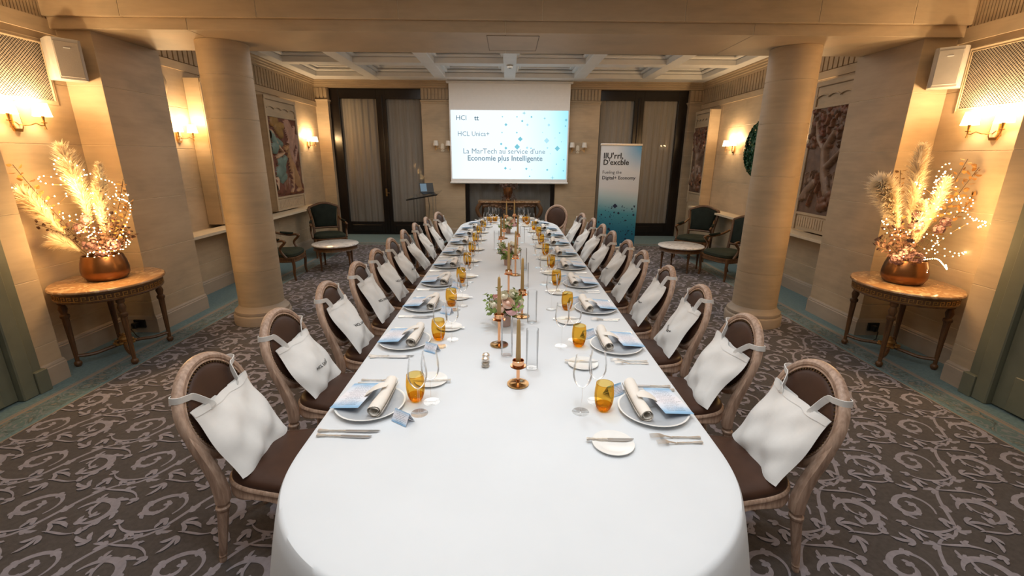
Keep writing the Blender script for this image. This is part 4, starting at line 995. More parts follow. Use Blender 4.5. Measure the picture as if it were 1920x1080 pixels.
# ================================================================== LOUDSPEAKERS, GRILLES
CREAMP = mat('cream_speaker', (.43, .40, .36), .5, var=.04); SPKG = mat('speaker_front_shaded', (.34, .30, .26), .7, var=.08, scale=200)
BLACK = mat('black_plastic', (.012, .012, .012), .4)
for s in (-1, 1):
    t = thing('wall_speaker', 'cream box loudspeaker high on the pilaster, %s' % SIDE[s], 'speaker', (s*3.955, 4.42, 2.655), (.95 if s < 0 else -.75), 'box loudspeakers')
    m = MB(); o = [(-.115, .10), (-.115, -.03), (-.108, -.075), (-.085, -.10), (.085, -.10), (.108, -.075), (.115, -.03), (.115, .10)]
    m.prism(o, -.165, .165); m.obj('cabinet', CREAMP, t, smooth=False)
    MB().box(-.083, .083, -.106, -.098, -.148, .140, bev=.004).obj('front_grille', SPKG if s < 0 else CREAMP, t, smooth=False)  # left front is in shade, put into its darker colour
    MB().box(-.022, .022, -.110, -.104, .085, .092).obj('badge', PORC, t, smooth=False)
    MB().box(-.02, .02, .09, .155, -.06, .06).obj('bracket', BLACK, t, smooth=False)
    MB().tube([(-.02, .10, .10), (-.06, .12, .17), (-.03, .14, .185), (0, .155, .15)], .006, 6).obj('cable', BLACK, t)
    g = thing('vent_grille', 'lattice ventilation grille set in the wall above the sconce, %s' % SIDE[s], 'grille', (s*4.15, 0, 0), 0, 'wall grilles')
    y0, y1, z0, z1 = 3.70, 4.43, 2.30, 2.81
    P = [(-s*.0, y0, z0), (0, y1, z0), (0, y1, z1), (0, y0, z1)]
    MB().sweep(P, [(-.026, 0), (-.026, .012), (-.012, .016), (.004, .010), (.02, .012), (.026, 0)], True, ref=(-s, 0, 0)).obj('frame', STONE, g, smooth=False)
    MB().box(-.004, .0015, y0+.01, y1-.01, z0+.01, z1-.01).obj('backing', mat('grille_dark', (.05, .042, .036), .8), g, smooth=False) if s > 0 else MB().box(-.0015, .004, y0+.01, y1-.01, z0+.01, z1-.01).obj('backing', mat('grille_dark', (.05, .042, .036), .8), g, smooth=False)
    la = MB(); W_, H_ = y1-y0-.04, z1-z0-.04; st = .025
    for sg in (-1, 1):
        k = 0.0
        while k < W_+H_:
            a0 = max(0, k-H_); a1 = min(W_, k); b0 = k-a0; b1 = k-a1
            if a1-a0 > .004:
                ya, yb = (y0+.02+a0, y0+.02+a1) if sg > 0 else (y1-.02-a0, y1-.02-a1)
                d = .0030; x = -s*(.006 if sg > 0 else .009)
                la.add([(x, ya, z0+.02+b0+d*1.4), (x, yb, z0+.02+b1+d*1.4), (x, yb, z0+.02+b1-d*1.4), (x, ya, z0+.02+b0-d*1.4)], [(0, 1, 2, 3)])
            k += st
    lo = la.obj('lattice', mat('lattice_metal', (.50, .43, .34), .45, .3), g, smooth=False); lo['kind'] = 'stuff'
    # round wall loudspeaker farther back
    t = thing('round_speaker', 'flat round loudspeaker on the wall past the pilaster, %s' % SIDE[s], 'speaker', (s*4.42, 6.08, 2.72), 0 if s < 0 else pi, 'round wall loudspeakers')
    m = MB().lathe([(0, .075), (.10, .07), (.16, .05), (.185, .02), (.185, 0), (0, 0)], 36); m.v = [(z, x, y) for x, y, z in m.v]; m.obj('cone_cover', WOODP, t)
    m = MB().lathe([(.185, .0), (.196, .0), (.196, .018), (.185, .022)], 36, caps=False); m.v = [(z, x, y) for x, y, z in m.v]; m.obj('ring', STONE, t)
# plug adapters on the skirting under the consoles
for s in (-1, 1):
    t = thing('plug_adapter', 'black plug adapter on the skirting beneath the console, %s' % SIDE[s], 'plug', (s*3.985, 4.558, .10), 0, 'plug adapters')
    MB().box(-.06, .06, 0, .02, -.04, .05, bev=.004).obj('socket_plate', BLACK, t, smooth=False)
    MB().box(-.045, .005, -.06, .0, -.03, .03, bev=.006).obj('plug', BLACK, t, smooth=False)
    MB().tube([(-.02, -.06, 0), (-.02, -.09, -.02), (s*-.05, -.12, -.085), (s*-.12, -.16, -.093), (s*.05, -.3, -.094)], .005, 6).obj('cable', BLACK, t)

# ================================================================== PROJECTION SCREEN
SCR = thing('projection_screen', 'white projection screen showing a pale blue title slide', 'screen', (0, 10.86, 0))
ScrW = mat('screen_fabric', (.88, .87, .86), .8, var=.02)
def ys(u): return u
MB().box(-1.365, 1.365, 0, .006, 1.30, 3.47).obj('fabric', ScrW, SCR, smooth=False)
MB().tube([(-1.385, .003, 1.285), (1.385, .003, 1.285)], .022, 12, ref=(0, 1, 0)).obj('bottom_bar', PORC, SCR)
MB().box(-1.42, 1.42, -.03, .10, 3.445, 3.498, bev=.012).obj('casing', WHITE_PL, SCR, smooth=False)
def slide_mat():
    m, nt, b = _nt('slide_glow')
    tc = N(nt, 'ShaderNodeTexCoord').outputs['Object']; sp = N(nt, 'ShaderNodeSeparateXYZ'); L(nt, tc, sp.inputs[0])
    d = mth(nt, 'ADD', mth(nt, 'MULTIPLY', mth(nt, 'ADD', sp.outputs[0], 1.34), .33), mth(nt, 'MULTIPLY', mth(nt, 'ABSOLUTE', mth(nt, 'SUBTRACT', sp.outputs[2], 2.05)), .06))
    c = ramp(nt, d, [(.0, (.72, .86, .95)), (.12, (.80, .91, .97)), (.55, (.80, .93, .99)), (.78, (.62, .88, .98)), (.93, (.34, .74, .93))])
    b.inputs['Base Color'].default_value = (0, 0, 0, 1); b.inputs['Specular IOR Level'].default_value = 0
    L(nt, c, b.inputs['Emission Color']); b.inputs['Emission Strength'].default_value = SLIDE_E; MATS['slide_glow'] = m; return m
SLIDE_E = 1.22
MB().box(-1.335, 1.335, -.004, 0, 1.375, 2.885).obj('projected_slide', slide_mat(), SCR, smooth=False)
def wtext(root, name, items, y, m):
    mb = MB()
    for s_, size, x, z, al, bold in items:
        vs, fs = text_geo(s_, size, al, bold); mb.add([(vx+x, y, vz+z) for vx, vz, _ in vs], fs)
    o = mb.obj(name, m, root, smooth=False); o['kind'] = 'stuff'; return o
wtext(SCR, 'slide_title', [('La MarTech au service d\'une', .165, -.12, 1.945, 'CENTER', False)], -.0055, emis('slide_text', (.30, .42, .50), .75))
wtext(SCR, 'slide_title', [('Economie plus Intelligente', .165, -.10, 1.79, 'CENTER', True)], -.0055, MATS['slide_text'])
wtext(SCR, 'slide_logo', [('HCl', .15, -1.22, 2.67, 'LEFT', False), ('tt', .15, -.80, 2.67, 'LEFT', True)], -.0055, emis('slide_text_dark', (.10, .19, .25), .8))
wtext(SCR, 'slide_subtitle', [('HCL Unica+', .145, -1.19, 2.33, 'LEFT', False)], -.0055, emis('slide_text_mid', (.27, .40, .47), .85))
DIA = [(.33, 2.83, .045, 3), (-.16, 2.75, .018, 0), (.17, 2.75, .02, 0), (.50, 2.75, .024, 1), (.80, 2.72, .035, 3), (1.29, 2.69, .032, 1), (.29, 2.66, .028, 1), (-.08, 2.58, .034, 1), (.41, 2.58, .03, 2), (.90, 2.58, .034, 2), (1.28, 2.56, .02, 1), (-.17, 2.41, .02, 0), (.17, 2.41, .022, 1), (1.15, 2.41, .02, 1), (.25, 2.27, .055, 1), (.86, 2.24, .062, 2), (-.19, 2.16, .03, 1), (.18, 2.10, .064, 1), (-.08, 2.07, .034, 1), (.41, 2.08, .03, 2), (.50, 2.07, .018, 1), (.88, 2.08, .025, 2), (1.11, 2.07, .06, 1), (-.18, 1.76, .016, 0), (.48, 1.76, .016, 0), (1.27, 1.82, .02, 1), (-.09, 1.62, .034, 1), (.02, 1.60, .016, 0), (.40, 1.61, .03, 1), (.53, 1.59, .014, 2), (.89, 1.59, .028, 1), (1.27, 1.57, .02, 1), (.48, 1.44, .02, 1), (1.02, 1.41, .05, 3), (.70, 1.90, .014, 2), (1.10, 1.72, .016, 1), (.95, 1.95, .014, 2), (.76, 2.42, .012, 0), (1.05, 2.30, .014, 2), (1.20, 2.22, .014, 0)]
dm = [MB() for _ in range(3)]
for x, z, r, k in DIA:
    if k == 3:
        for a, b in ((r*1.1, r*.28), (r*.28, r*1.1)): dm[0].add([(x-a, -.005, z), (x, -.005, z-b), (x+a, -.005, z), (x, -.005, z+b)], [(0, 1, 2, 3)])
    else: dm[k].add([(x-r, -.005, z), (x, -.005, z-r), (x+r, -.005, z), (x, -.005, z+r)], [(0, 1, 2, 3)])
for i, (c, e) in enumerate((((.36, .70, .78), 1.0), ((.22, .60, .72), 1.0), ((.45, .78, .90), 1.05))): o = dm[i].obj('slide_diamonds', emis('slide_dia%d' % i, c, e), SCR, smooth=False); o['kind'] = 'stuff'

# ================================================================== ROLL-UP BANNER
bn = thing('roll_up_banner', 'tall roll-up banner fading from white to deep blue with diamonds', 'banner', (2.2, 9.2, 0), 0)
def ban_mat():
    m, nt, b = _nt('banner_print')
    tc = N(nt, 'ShaderNodeTexCoord').outputs['Object']; sp = N(nt, 'ShaderNodeSeparateXYZ'); L(nt, tc, sp.inputs[0])
    z = mth(nt, 'ADD', sp.outputs[2], mth(nt, 'MULTIPLY', sp.outputs[0], .12))
    hx = mth(nt, 'SUBTRACT', sp.outputs[0], .45); hz = mth(nt, 'SUBTRACT', sp.outputs[2], 2.12)
    rad = mth(nt, 'SQRT', mth(nt, 'ADD', mth(nt, 'MULTIPLY', hx, hx), mth(nt, 'MULTIPLY', hz, hz)))
    c = ramp(nt, mth(nt, 'DIVIDE', z, 2.2), [(.05, (.010, .10, .19)), (.22, (.015, .17, .27)), (.36, (.06, .29, .38)), (.50, (.42, .56, .60)), (.58, (.62, .64, .66)), (.99, (.62, .65, .68))])
    mx = N(nt, 'ShaderNodeMix', data_type='RGBA'); L(nt, ramp(nt, rad, [(.05, (1, 1, 1)), (.55, (0, 0, 0))]), mx.inputs[0]); L(nt, c, mx.inputs[6]); mx.inputs[7].default_value = (.05, .30, .55, 1); c = mx.outputs[2]
    # stronger blue corner at the top
    L(nt, c, b.inputs['Base Color']); b.inputs['Roughness'].default_value = .35; MATS['banner_print'] = m; return m
MB().box(-.40, .40, 0, .004, .09, 2.12).obj('print', ban_mat(), bn, smooth=False)
MB().box(-.41, .41, -.012, .016, 2.10, 2.135, bev=.004).obj('top_rail', SILVER, bn, smooth=False)
MB().box(-.42, .42, -.06, .07, .0, .095, bev=.012).obj('base_cassette', SILVER, bn, smooth=False)
MB().tube([(0, .03, .05), (0, .03, 2.11)], .01, 8, ref=(1, 0, 0)).obj('pole', SILVER, bn)
for s in (-1, 1): MB().box(s*.28-.02, s*.28+.02, -.16, .16, 0, .012, bev=.003).obj('foot', SILVER, bn, smooth=False)
wtext(bn, 'logo_lettering', [("llU'rrl,", .155, -.345, 1.855, 'LEFT', True), ("D'excble", .145, -.345, 1.735, 'LEFT', True)], -.0025, INK)
wtext(bn, 'slogan_lettering', [('Fueling the', .088, -.35, 1.565, 'LEFT', False), ('Digital+ Economy', .093, -.35, 1.455, 'LEFT', True)], -.0025, mat('grey_ink', (.05, .055, .07), .6))
q = random.Random(5); d1 = MB()
for i in range(90):
    z = q.uniform(.12, .95); x = q.uniform(-.37, .37); r = q.choice((.007, .009, .011, .014, .020))*(1.0 if z < .8 else .8)
    d1.add([(x-r, -.0024, z), (x, -.0024, z-r), (x+r, -.0024, z), (x, -.0024, z+r)], [(0, 1, 2, 3)])
for x, z, r in ((-.05, .93, .05), (.03, .785, .028), (.34, .75, .026), (-.15, .46, .03), (.30, .87, .02)): d1.add([(x-r, -.0025, z), (x, -.0025, z-r), (x+r, -.0025, z), (x, -.0025, z+r)], [(0, 1, 2, 3)])
o = d1.obj('diamond_print', mat('navy_ink', (.008, .02, .06), .5), bn, smooth=False); o['kind'] = 'stuff'

# ================================================================== LECTERN, LAPTOP
ACR = glass('acrylic', (.90, .92, .93), .9, .02, .3)
lc = thing('lectern', 'clear acrylic lectern on slim legs beside the back pier', 'lectern', (-1.90, 10.25, 0), -.12)
m = MB().box(-.36, .36, -.22, .22, 0, .014); m.xf(Matrix.Translation((0, 0, 1.03)) @ Matrix.Rotation(.16, 4, 'X') @ Matrix.Rotation(-.18, 4, 'Y')); m.obj('top', ACR, lc, smooth=False)
m = MB().box(-.36, .36, -.232, -.215, -.005, .022); m.xf(Matrix.Translation((0, 0, 1.03)) @ Matrix.Rotation(.16, 4, 'X') @ Matrix.Rotation(-.18, 4, 'Y')); m.obj('lip', BLACK, lc, smooth=False)
for x, y in ((-.22, -.1), (.22, -.1), (-.22, .12), (.22, .12)): MB().tube([(x, y, .02), (x, y, 1.03-.0+x*.18)], .012, 8, ref=(1, 0, 0)).obj('leg', ACR, lc)
MB().box(-.30, .30, -.2, .2, 0, .02, bev=.004).obj('base', ACR, lc, smooth=False)
MB().tube([(.06, .05, 1.02), (.10, .02, .8), (.07, -.02, .4), (.12, .02, .03)], .007, 6).obj('cable', BLACK, lc)
lp = thing('laptop', 'open dark laptop on the acrylic lectern', 'laptop', (-1.80, 10.25, 1.075), .5)
m = MB().box(-.16, .16, -.11, .11, 0, .014, bev=.003); m.xf(Matrix.Rotation(.10, 4, 'X')); m.obj('keyboard_base', BLACK, lp, smooth=False)
m = MB().box(-.16, .16, 0, .008, 0, .21, bev=.002); m.xf(Matrix.Translation((0, .105, .02)) @ Matrix.Rotation(-.28, 4, 'X')); m.obj('lid', BLACK, lp, smooth=False)
m = MB().box(-.145, .0, -.001, 0, .02, .195); m.xf(Matrix.Translation((0, .105, .02)) @ Matrix.Rotation(-.28, 4, 'X')); m.obj('display', emis('laptop_screen', (.30, .42, .52), .5), lp, smooth=False)
# ================================================================== FURNITURE ALONG THE WALLS
GWOOD = oak('gilt_walnut', (.050, .022, .008), (.145, .068, .025)); DGREEN = mat('dark_green_velvet', (.012, .017, .013), .8, var=.25, scale=10, spec=.15)
SEATG = mat('moss_velvet', (.026, .032, .022), .8, var=.2, scale=10, spec=.15)
def marble(name, c, v, sc_=5):
    m, nt, b = _nt(name)
    f = noise_tex(nt, sc_, 6, dist=1.8); 
    L(nt, ramp(nt, f, [(.30, v), (.45, c), (.56, c), (.62, v), (.70, c)]), b.inputs['Base Color']); b.inputs['Roughness'].default_value = .12; MATS[name] = m; return m
WMARB = marble('white_marble', (.78, .77, .75), (.46, .45, .45)); BMARB = marble('brown_marble', (.30, .17, .085), (.50, .36, .22), 6)
def smoothpath(path, k=4):
    P = [Vector(p) for p in path]; out = []
    for i in range(len(P)-1):
        a = P[max(i-1, 0)]; b = P[i]; c = P[i+1]; d = P[min(i+2, len(P)-1)]
        for q in range(k):
            u = q/k; out.append(.5*((2*b)+(c-a)*u+(2*a-5*b+4*c-d)*u*u+(3*b-a-3*c+d)*u**3))
    out.append(P[-1]); return out
def leg_turned(x, y, h, r=.026):
    return MB().lathe([(0, 0), (r*.55, 0), (r*.75, .012), (r*.55, .03), (r*.7, .036), (r*.5, .045)], 14, (x, y, 0)).lathe([(r*.5, .045), (r*.85, h*.72)], 24, (x, y, 0), fluted, caps=False).lathe([(r*.85, h*.72), (r*1.1, h*.74), (r*1.1, h*.77), (r*.7, h*.79), (r*1.05, h*.86), (r*.7, h*.92), (r, h*.94), (r, h)], 16, (x, y, 0), caps=False)
def make_armchair():
    t = thing('armchair', None, 'armchair')
    # seat
    so = []
    for i in range(48):
        a = 2*pi*i/48; e = 2/3.6; c, s_ = cos(a), sin(a); x = .27*abs(c)**e*(1 if c >= 0 else -1)
        so.append((x+(.02*(1-abs(s_)) if c > 0 else 0), (.27+.045*x/.27)*abs(s_)**e*(1 if s_ >= 0 else -1)))
    m = MB(); n = 48; R_ = [(.94, .36), (1, .375), (.99, .41), (.9, .435), (.6, .448), (.1, .452)]
    m.add([(x*k, y*k, z) for k, z in R_ for x, y in so], [(j*n+i, j*n+(i+1) % n, (j+1)*n+(i+1) % n, (j+1)*n+i) for j in range(len(R_)-1) for i in range(n)]+[tuple((len(R_)-1)*n+i for i in range(n))]); m.obj('seat', SEATG, t)
    m = MB(); R_ = [(.95, .365), (1.03, .365), (1.045, .35), (1.03, .335), (1.03, .31), (1.045, .295), (1.0, .285), (.95, .285)]
    m.add([(x*k, y*k, z) for k, z in R_ for x, y in so], [(j*n+i, j*n+(i+1) % n, ((j+1) % 8)*n+(i+1) % n, ((j+1) % 8)*n+i) for j in range(8) for i in range(n)]); m.obj('seat_rail', GWOOD, t)
    for sy in (-1, 1):
        p = smoothpath([(.235, sy*.275, .36), (.24, sy*.275, .30), (.245, sy*.275, .22), (.235, sy*.27, .10), (.25, sy*.275, .0)])
        MB().tube(p, [.030-.014*i/(len(p)-1) for i in range(len(p))], 8, ref=(1, 0, 0)).obj('leg', GWOOD, t)
        p = smoothpath([(-.25, sy*.225, .36), (-.255, sy*.225, .25), (-.28, sy*.225, .12), (-.33, sy*.225, 0)])
        MB().tube(p, [.028-.013*i/(len(p)-1) for i in range(len(p))], 8, ref=(1, 0, 0)).obj('leg', GWOOD, t)
        # arm: support + rest with pad
        p = smoothpath([(.16, sy*.305, .36), (.10, sy*.315, .45), (.09, sy*.32, .52), (.16, sy*.32, .595), (.13, sy*.315, .628), (.02, sy*.305, .625), (-.14, sy*.27, .66), (-.27, sy*.245, .72)])
        arm = MB().tube(p, .019, 8, ref=(0, 1, 0)).obj('arm', GWOOD, t)
        MB().sphere((.168, sy*.32, .612), .026, 10, 6).obj('arm_scroll', GWOOD, arm)
        p = [(.09, sy*.312, .645), (.0, sy*.303, .648), (-.10, sy*.283, .665)]
        MB().tube(p, [.020, .026, .020], 10, ref=(0, 1, 0)).obj('arm_pad', DGREEN, arm)
    bx_ = lambda z: -.255-.22*(z-.40)
    pts = [(-.225, .36), (-.235, .55), (-.26, .75), (-.275, .875), (-.235, .905), (-.16, .935), (-.08, .962), (0, .97)]
    path = pts+[(-y_, z_) for y_, z_ in reversed(pts[:-1])]
    P = smoothpath([(bx_(z_), y_, z_) for y_, z_ in path], 3)
    MB().sweep([tuple(v) for v in P], [(-.022, -.018), (-.024, .006), (-.01, .018), (.01, .018), (.024, .006), (.022, -.018)], ref=(1, 0, .22)).obj('back_frame', GWOOD, t)
    MB().tube([(bx_(.50), -.23, .50), (bx_(.505), 0, .505), (bx_(.50), .23, .50)], .02, 8, ref=(1, 0, 0)).obj('back_rail', GWOOD, t)
    inner = [(y_*.91, .52+(z_-.36)*.72) for y_, z_ in path]
    for nm, sd in (('backrest', 1), ('back_panel', -1)):
        m = MB(); cz = .73; rings = []
        for k, d in ((1, 0), (.95, .02), (.8, .036), (.5, .045), (.05, .048)):
            rings.append([(bx_(cz+(z_-cz)*k)+sd*d, y_*k, cz+(z_-cz)*k) for y_, z_ in inner])
        nn = len(inner); m.add([p for r in rings for p in r], [(j*nn+i, j*nn+(i+1) % nn, (j+1)*nn+(i+1) % nn, (j+1)*nn+i) for j in range(4) for i in range(nn)]+[tuple(4*nn+i for i in range(nn))]); m.obj(nm, DGREEN, t)
    return t
ac = make_armchair(); G_ = 'dark green armchairs'
place(ac, (-3.50, 8.68, 0), -pi/2+.5, 'dark green armchair with gilt frame facing the table near the deer relief', G_)
place(copy_tree(ac), (-3.58, 6.98, 0), .12, 'dark green armchair half hidden behind the column, lectern side', G_)
place(copy_tree(ac), (3.58, 8.55, 0), -pi/2-.72, 'dark green armchair with gilt frame below the ivy wreath', G_)
place(copy_tree(ac), (3.52, 7.12, 0), pi+.35, 'dark green armchair half hidden behind the column, banner side', G_)

def make_coffee():
    t = thing('coffee_table', None, 'table')
    MB().lathe([(0, .405), (.37, .405), (.38, .41), (.382, .418), (.378, .427), (.37, .43), (0, .43)], 48).obj('marble_top', WMARB, t)
    MB().lathe([(.33, .405), (.365, .405), (.362, .385), (.35, .375), (.352, .345), (.36, .335), (.33, .33)], 48, caps=False).obj('apron', GWOOD, t)
    for i in range(4):
        a = pi/4+i*pi/2+.25; leg_turned(.32*cos(a), .32*sin(a), .36).obj('leg', GWOOD, t)
    return t
cf = make_coffee(); place(cf, (-2.98, 7.62, 0), 0, 'low round marble coffee table beside the green armchairs, lectern side', 'coffee tables'); place(copy_tree(cf), (2.97, 7.62, 0), .6, 'low round marble coffee table beside the green armchairs, banner side', 'coffee tables')

# ---- oval consoles with marble tops
def make_console():
    t = thing('console_table', None, 'table'); ax, ay, H_ = .40, .47, .75
    MB().lathe([(0, H_-.03), (.97, H_-.03), (.985, H_-.026), (1, H_-.018), (.995, H_-.008), (.98, H_-.001), (.97, H_), (0, H_)], 64, sx=ax, sy=ay).obj('marble_top', BMARB, t)
    MB().lathe([(.86, H_-.03), (.95, H_-.03), (.955, H_-.04), (.93, H_-.046), (.925, H_-.098), (.94, H_-.105), (.93, H_-.115), (.86, H_-.115)], 64, sx=ax, sy=ay, caps=False).obj('frieze', GWOOD, t)
    k = MB()
    for i in range(44):     # Greek key fret
        for (u0, u1, v0, v1) in ((0, 1, 0, .12), (0, .14, 0, .9), (.0, .66, .82, .95), (.55, .68, .35, .95), (.3, .68, .35, .47)):
            pts = []
            for uu, vv in ((u0, v0), (u1, v0), (u1, v1), (u0, v1)):
                a = 2*pi*(i+uu)/44; pts.append((.937*ax*cos(a), .937*ay*sin(a), H_-.096+vv*.046))
            inn = [(x*.985, y*.985, z) for x, y, z in pts]
            k.add(pts+inn, [(0, 1, 2, 3), (0, 4, 5, 1), (2, 6, 7, 3), (1, 5, 6, 2), (0, 3, 7, 4)])
    o = k.obj('key_fret', GILT, t, smooth=False); o['kind'] = 'stuff'
    for sx_ in (-1, 1):
        for sy_ in (-1, 1):
            lg = leg_turned(sx_*.235, sy_*.27, H_-.11, .032).obj('leg', GWOOD, t)
            MB().sphere((sx_*.235, sy_*.27, .03), .03, 12, 8).obj('ball_foot', GWOOD, lg)
            p = smoothpath([(sx_*.235, sy_*.27, .10), (sx_*.15, sy_*.19, .085), (sx_*.07, sy_*.10, .10), (0, 0, .11)])
            MB().tube(p, .016, 8).obj('stretcher', GWOOD, t)
    MB().lathe([(0, .10), (.04, .10), (.05, .115), (.03, .125), (.045, .15), (.04, .17), (.015, .185), (.02, .195), (0, .21)], 18).obj('urn_finial', GILT, t)
    u = MB(); q = random.Random(3)
    for i in range(14):
        a = 2*pi*i/14; u.sphere((.075*cos(a), .075*sin(a), .115+.01*(i % 2)), .018, 7, 5, (1, 1, .7))
    u.obj('carved_leaves', GILT, t); return t
cs = make_console(); place(cs, (-3.72, 4.05, 0), .12, 'oval marble-topped console on gilt fluted legs, lectern side', 'consoles'); place(copy_tree(cs), (3.72, 4.04, 0), -.12, 'oval marble-topped console on gilt fluted legs, banner side', 'consoles')

def plume_mat():
    m, nt, b = _nt('pampas'); out = [n for n in nt.nodes if n.type == 'OUTPUT_MATERIAL'][0]
    L(nt, ramp(nt, noise_tex(nt, 12, 3), [(.3, (.90, .80, .64)), (.7, (.97, .91, .80))]), b.inputs['Base Color']); b.inputs['Roughness'].default_value = .9; b.inputs['Specular IOR Level'].default_value = .1
    tl = N(nt, 'ShaderNodeBsdfTranslucent'); tl.inputs[0].default_value = (.97, .90, .75, 1); mx = N(nt, 'ShaderNodeMixShader'); mx.inputs[0].default_value = .5
    L(nt, b.outputs[0], mx.inputs[1]); L(nt, tl.outputs[0], mx.inputs[2]); L(nt, mx.outputs[0], out.inputs[0]); MATS['pampas'] = m; return m
# ---- dried arrangements with fairy lights
BOWL = mat('copper_bowl', (.24, .115, .05), .28, .9, var=.15, scale=10); PAMPAS = plume_mat(); DRYL = mat('dry_gold_leaf', (.36, .18, .05), .7, var=.4, scale=20); DRYB = mat('dry_brown_leaf', (.10, .045, .03), .7, var=.4, scale=20); LILAC = mat('dry_lilac', (.20, .11, .12), .8, var=.35, scale=30); TWIG = mat('twig', (.09, .05, .025), .8)
FAIRY = emis('fairy_glow', (1, .72, .34), 26); WIRE = mat('copper_wire', (.5, .3, .12), .4, .8)
def plume(m, st, p0, p1, bend, r, seed, n=900):
    q = random.Random(seed); a = Vector(p0); b = Vector(p1); mid = (a+b)/2+Vector(bend)
    C_ = lambda t: a*(1-t)**2+mid*2*t*(1-t)+b*t*t
    st.tube([tuple(C_(i/8)) for i in range(9)], .003, 5)
    for i in range(n):
        t = .35+.65*q.random()**.85; p = C_(min(1, t)); tg = (C_(min(1, t+.02))-C_(max(0, t-.02)))
        if tg.length < 1e-5: continue
        tg.normalize(); an = q.uniform(0, 6.28); sd = tg.cross(Vector((cos(an), sin(an), .2))).normalized()
        w_ = r*sin(pi*min(1, (t-.33)/.72))**.6*q.uniform(.6, 1.25); e = p+sd*w_+tg*w_*q.uniform(.6, 1.6)+Vector((0, 0, -.25*w_))
        nn = tg.cross(sd)*.0042
        md = (p+e)/2+tg*w_*.15
        m.add([tuple(p-nn*.5), tuple(p+nn*.5), tuple(md+nn), tuple(e), tuple(md-nn)], [(0, 1, 2, 4), (4, 2, 3)])
def branch(lv, st, p0, p1, bend, lw, nl, seed, rnd_=.5):
    q = random.Random(seed); a = Vector(p0); b = Vector(p1); mid = (a+b)/2+Vector(bend); C_ = lambda t: a*(1-t)**2+mid*2*t*(1-t)+b*t*t
    st.tube([tuple(C_(i/8)) for i in range(9)], .0025, 5)
    for i in range(nl):
        t = .3+.7*(i+.5)/nl; p = C_(t); tg = (C_(min(1, t+.03))-C_(t-.03)).normalized(); an = i*2.4+q.uniform(-.5, .5)
        sd = tg.cross(Vector((cos(an), sin(an), .35))).normalized(); l_ = lw*q.uniform(.7, 1.2)
        d = (sd+tg*q.uniform(.1, .8)).normalized(); b0 = p+d*l_*.25; tip = p+d*l_*1.25; wv = d.cross(Vector((q.uniform(-1, 1), q.uniform(-1, 1), .6))).normalized()*l_*.36
        up = d.cross(wv).normalized()*l_*.10; m1 = b0+(tip-b0)*.35; m2 = b0+(tip-b0)*.7
        lv.add([tuple(b0), tuple(m1+wv+up), tuple(m2+wv*.8+up), tuple(tip), tuple(m2-wv*.8+up), tuple(m1-wv+up), tuple(m1), tuple(m2)], [(0, 1, 6), (1, 2, 7, 6), (2, 3, 7), (0, 6, 5), (6, 7, 4, 5), (7, 3, 4)])
        st.add([tuple(p), tuple(b0+wv*.04), tuple(b0-wv*.04)], [(0, 1, 2)])
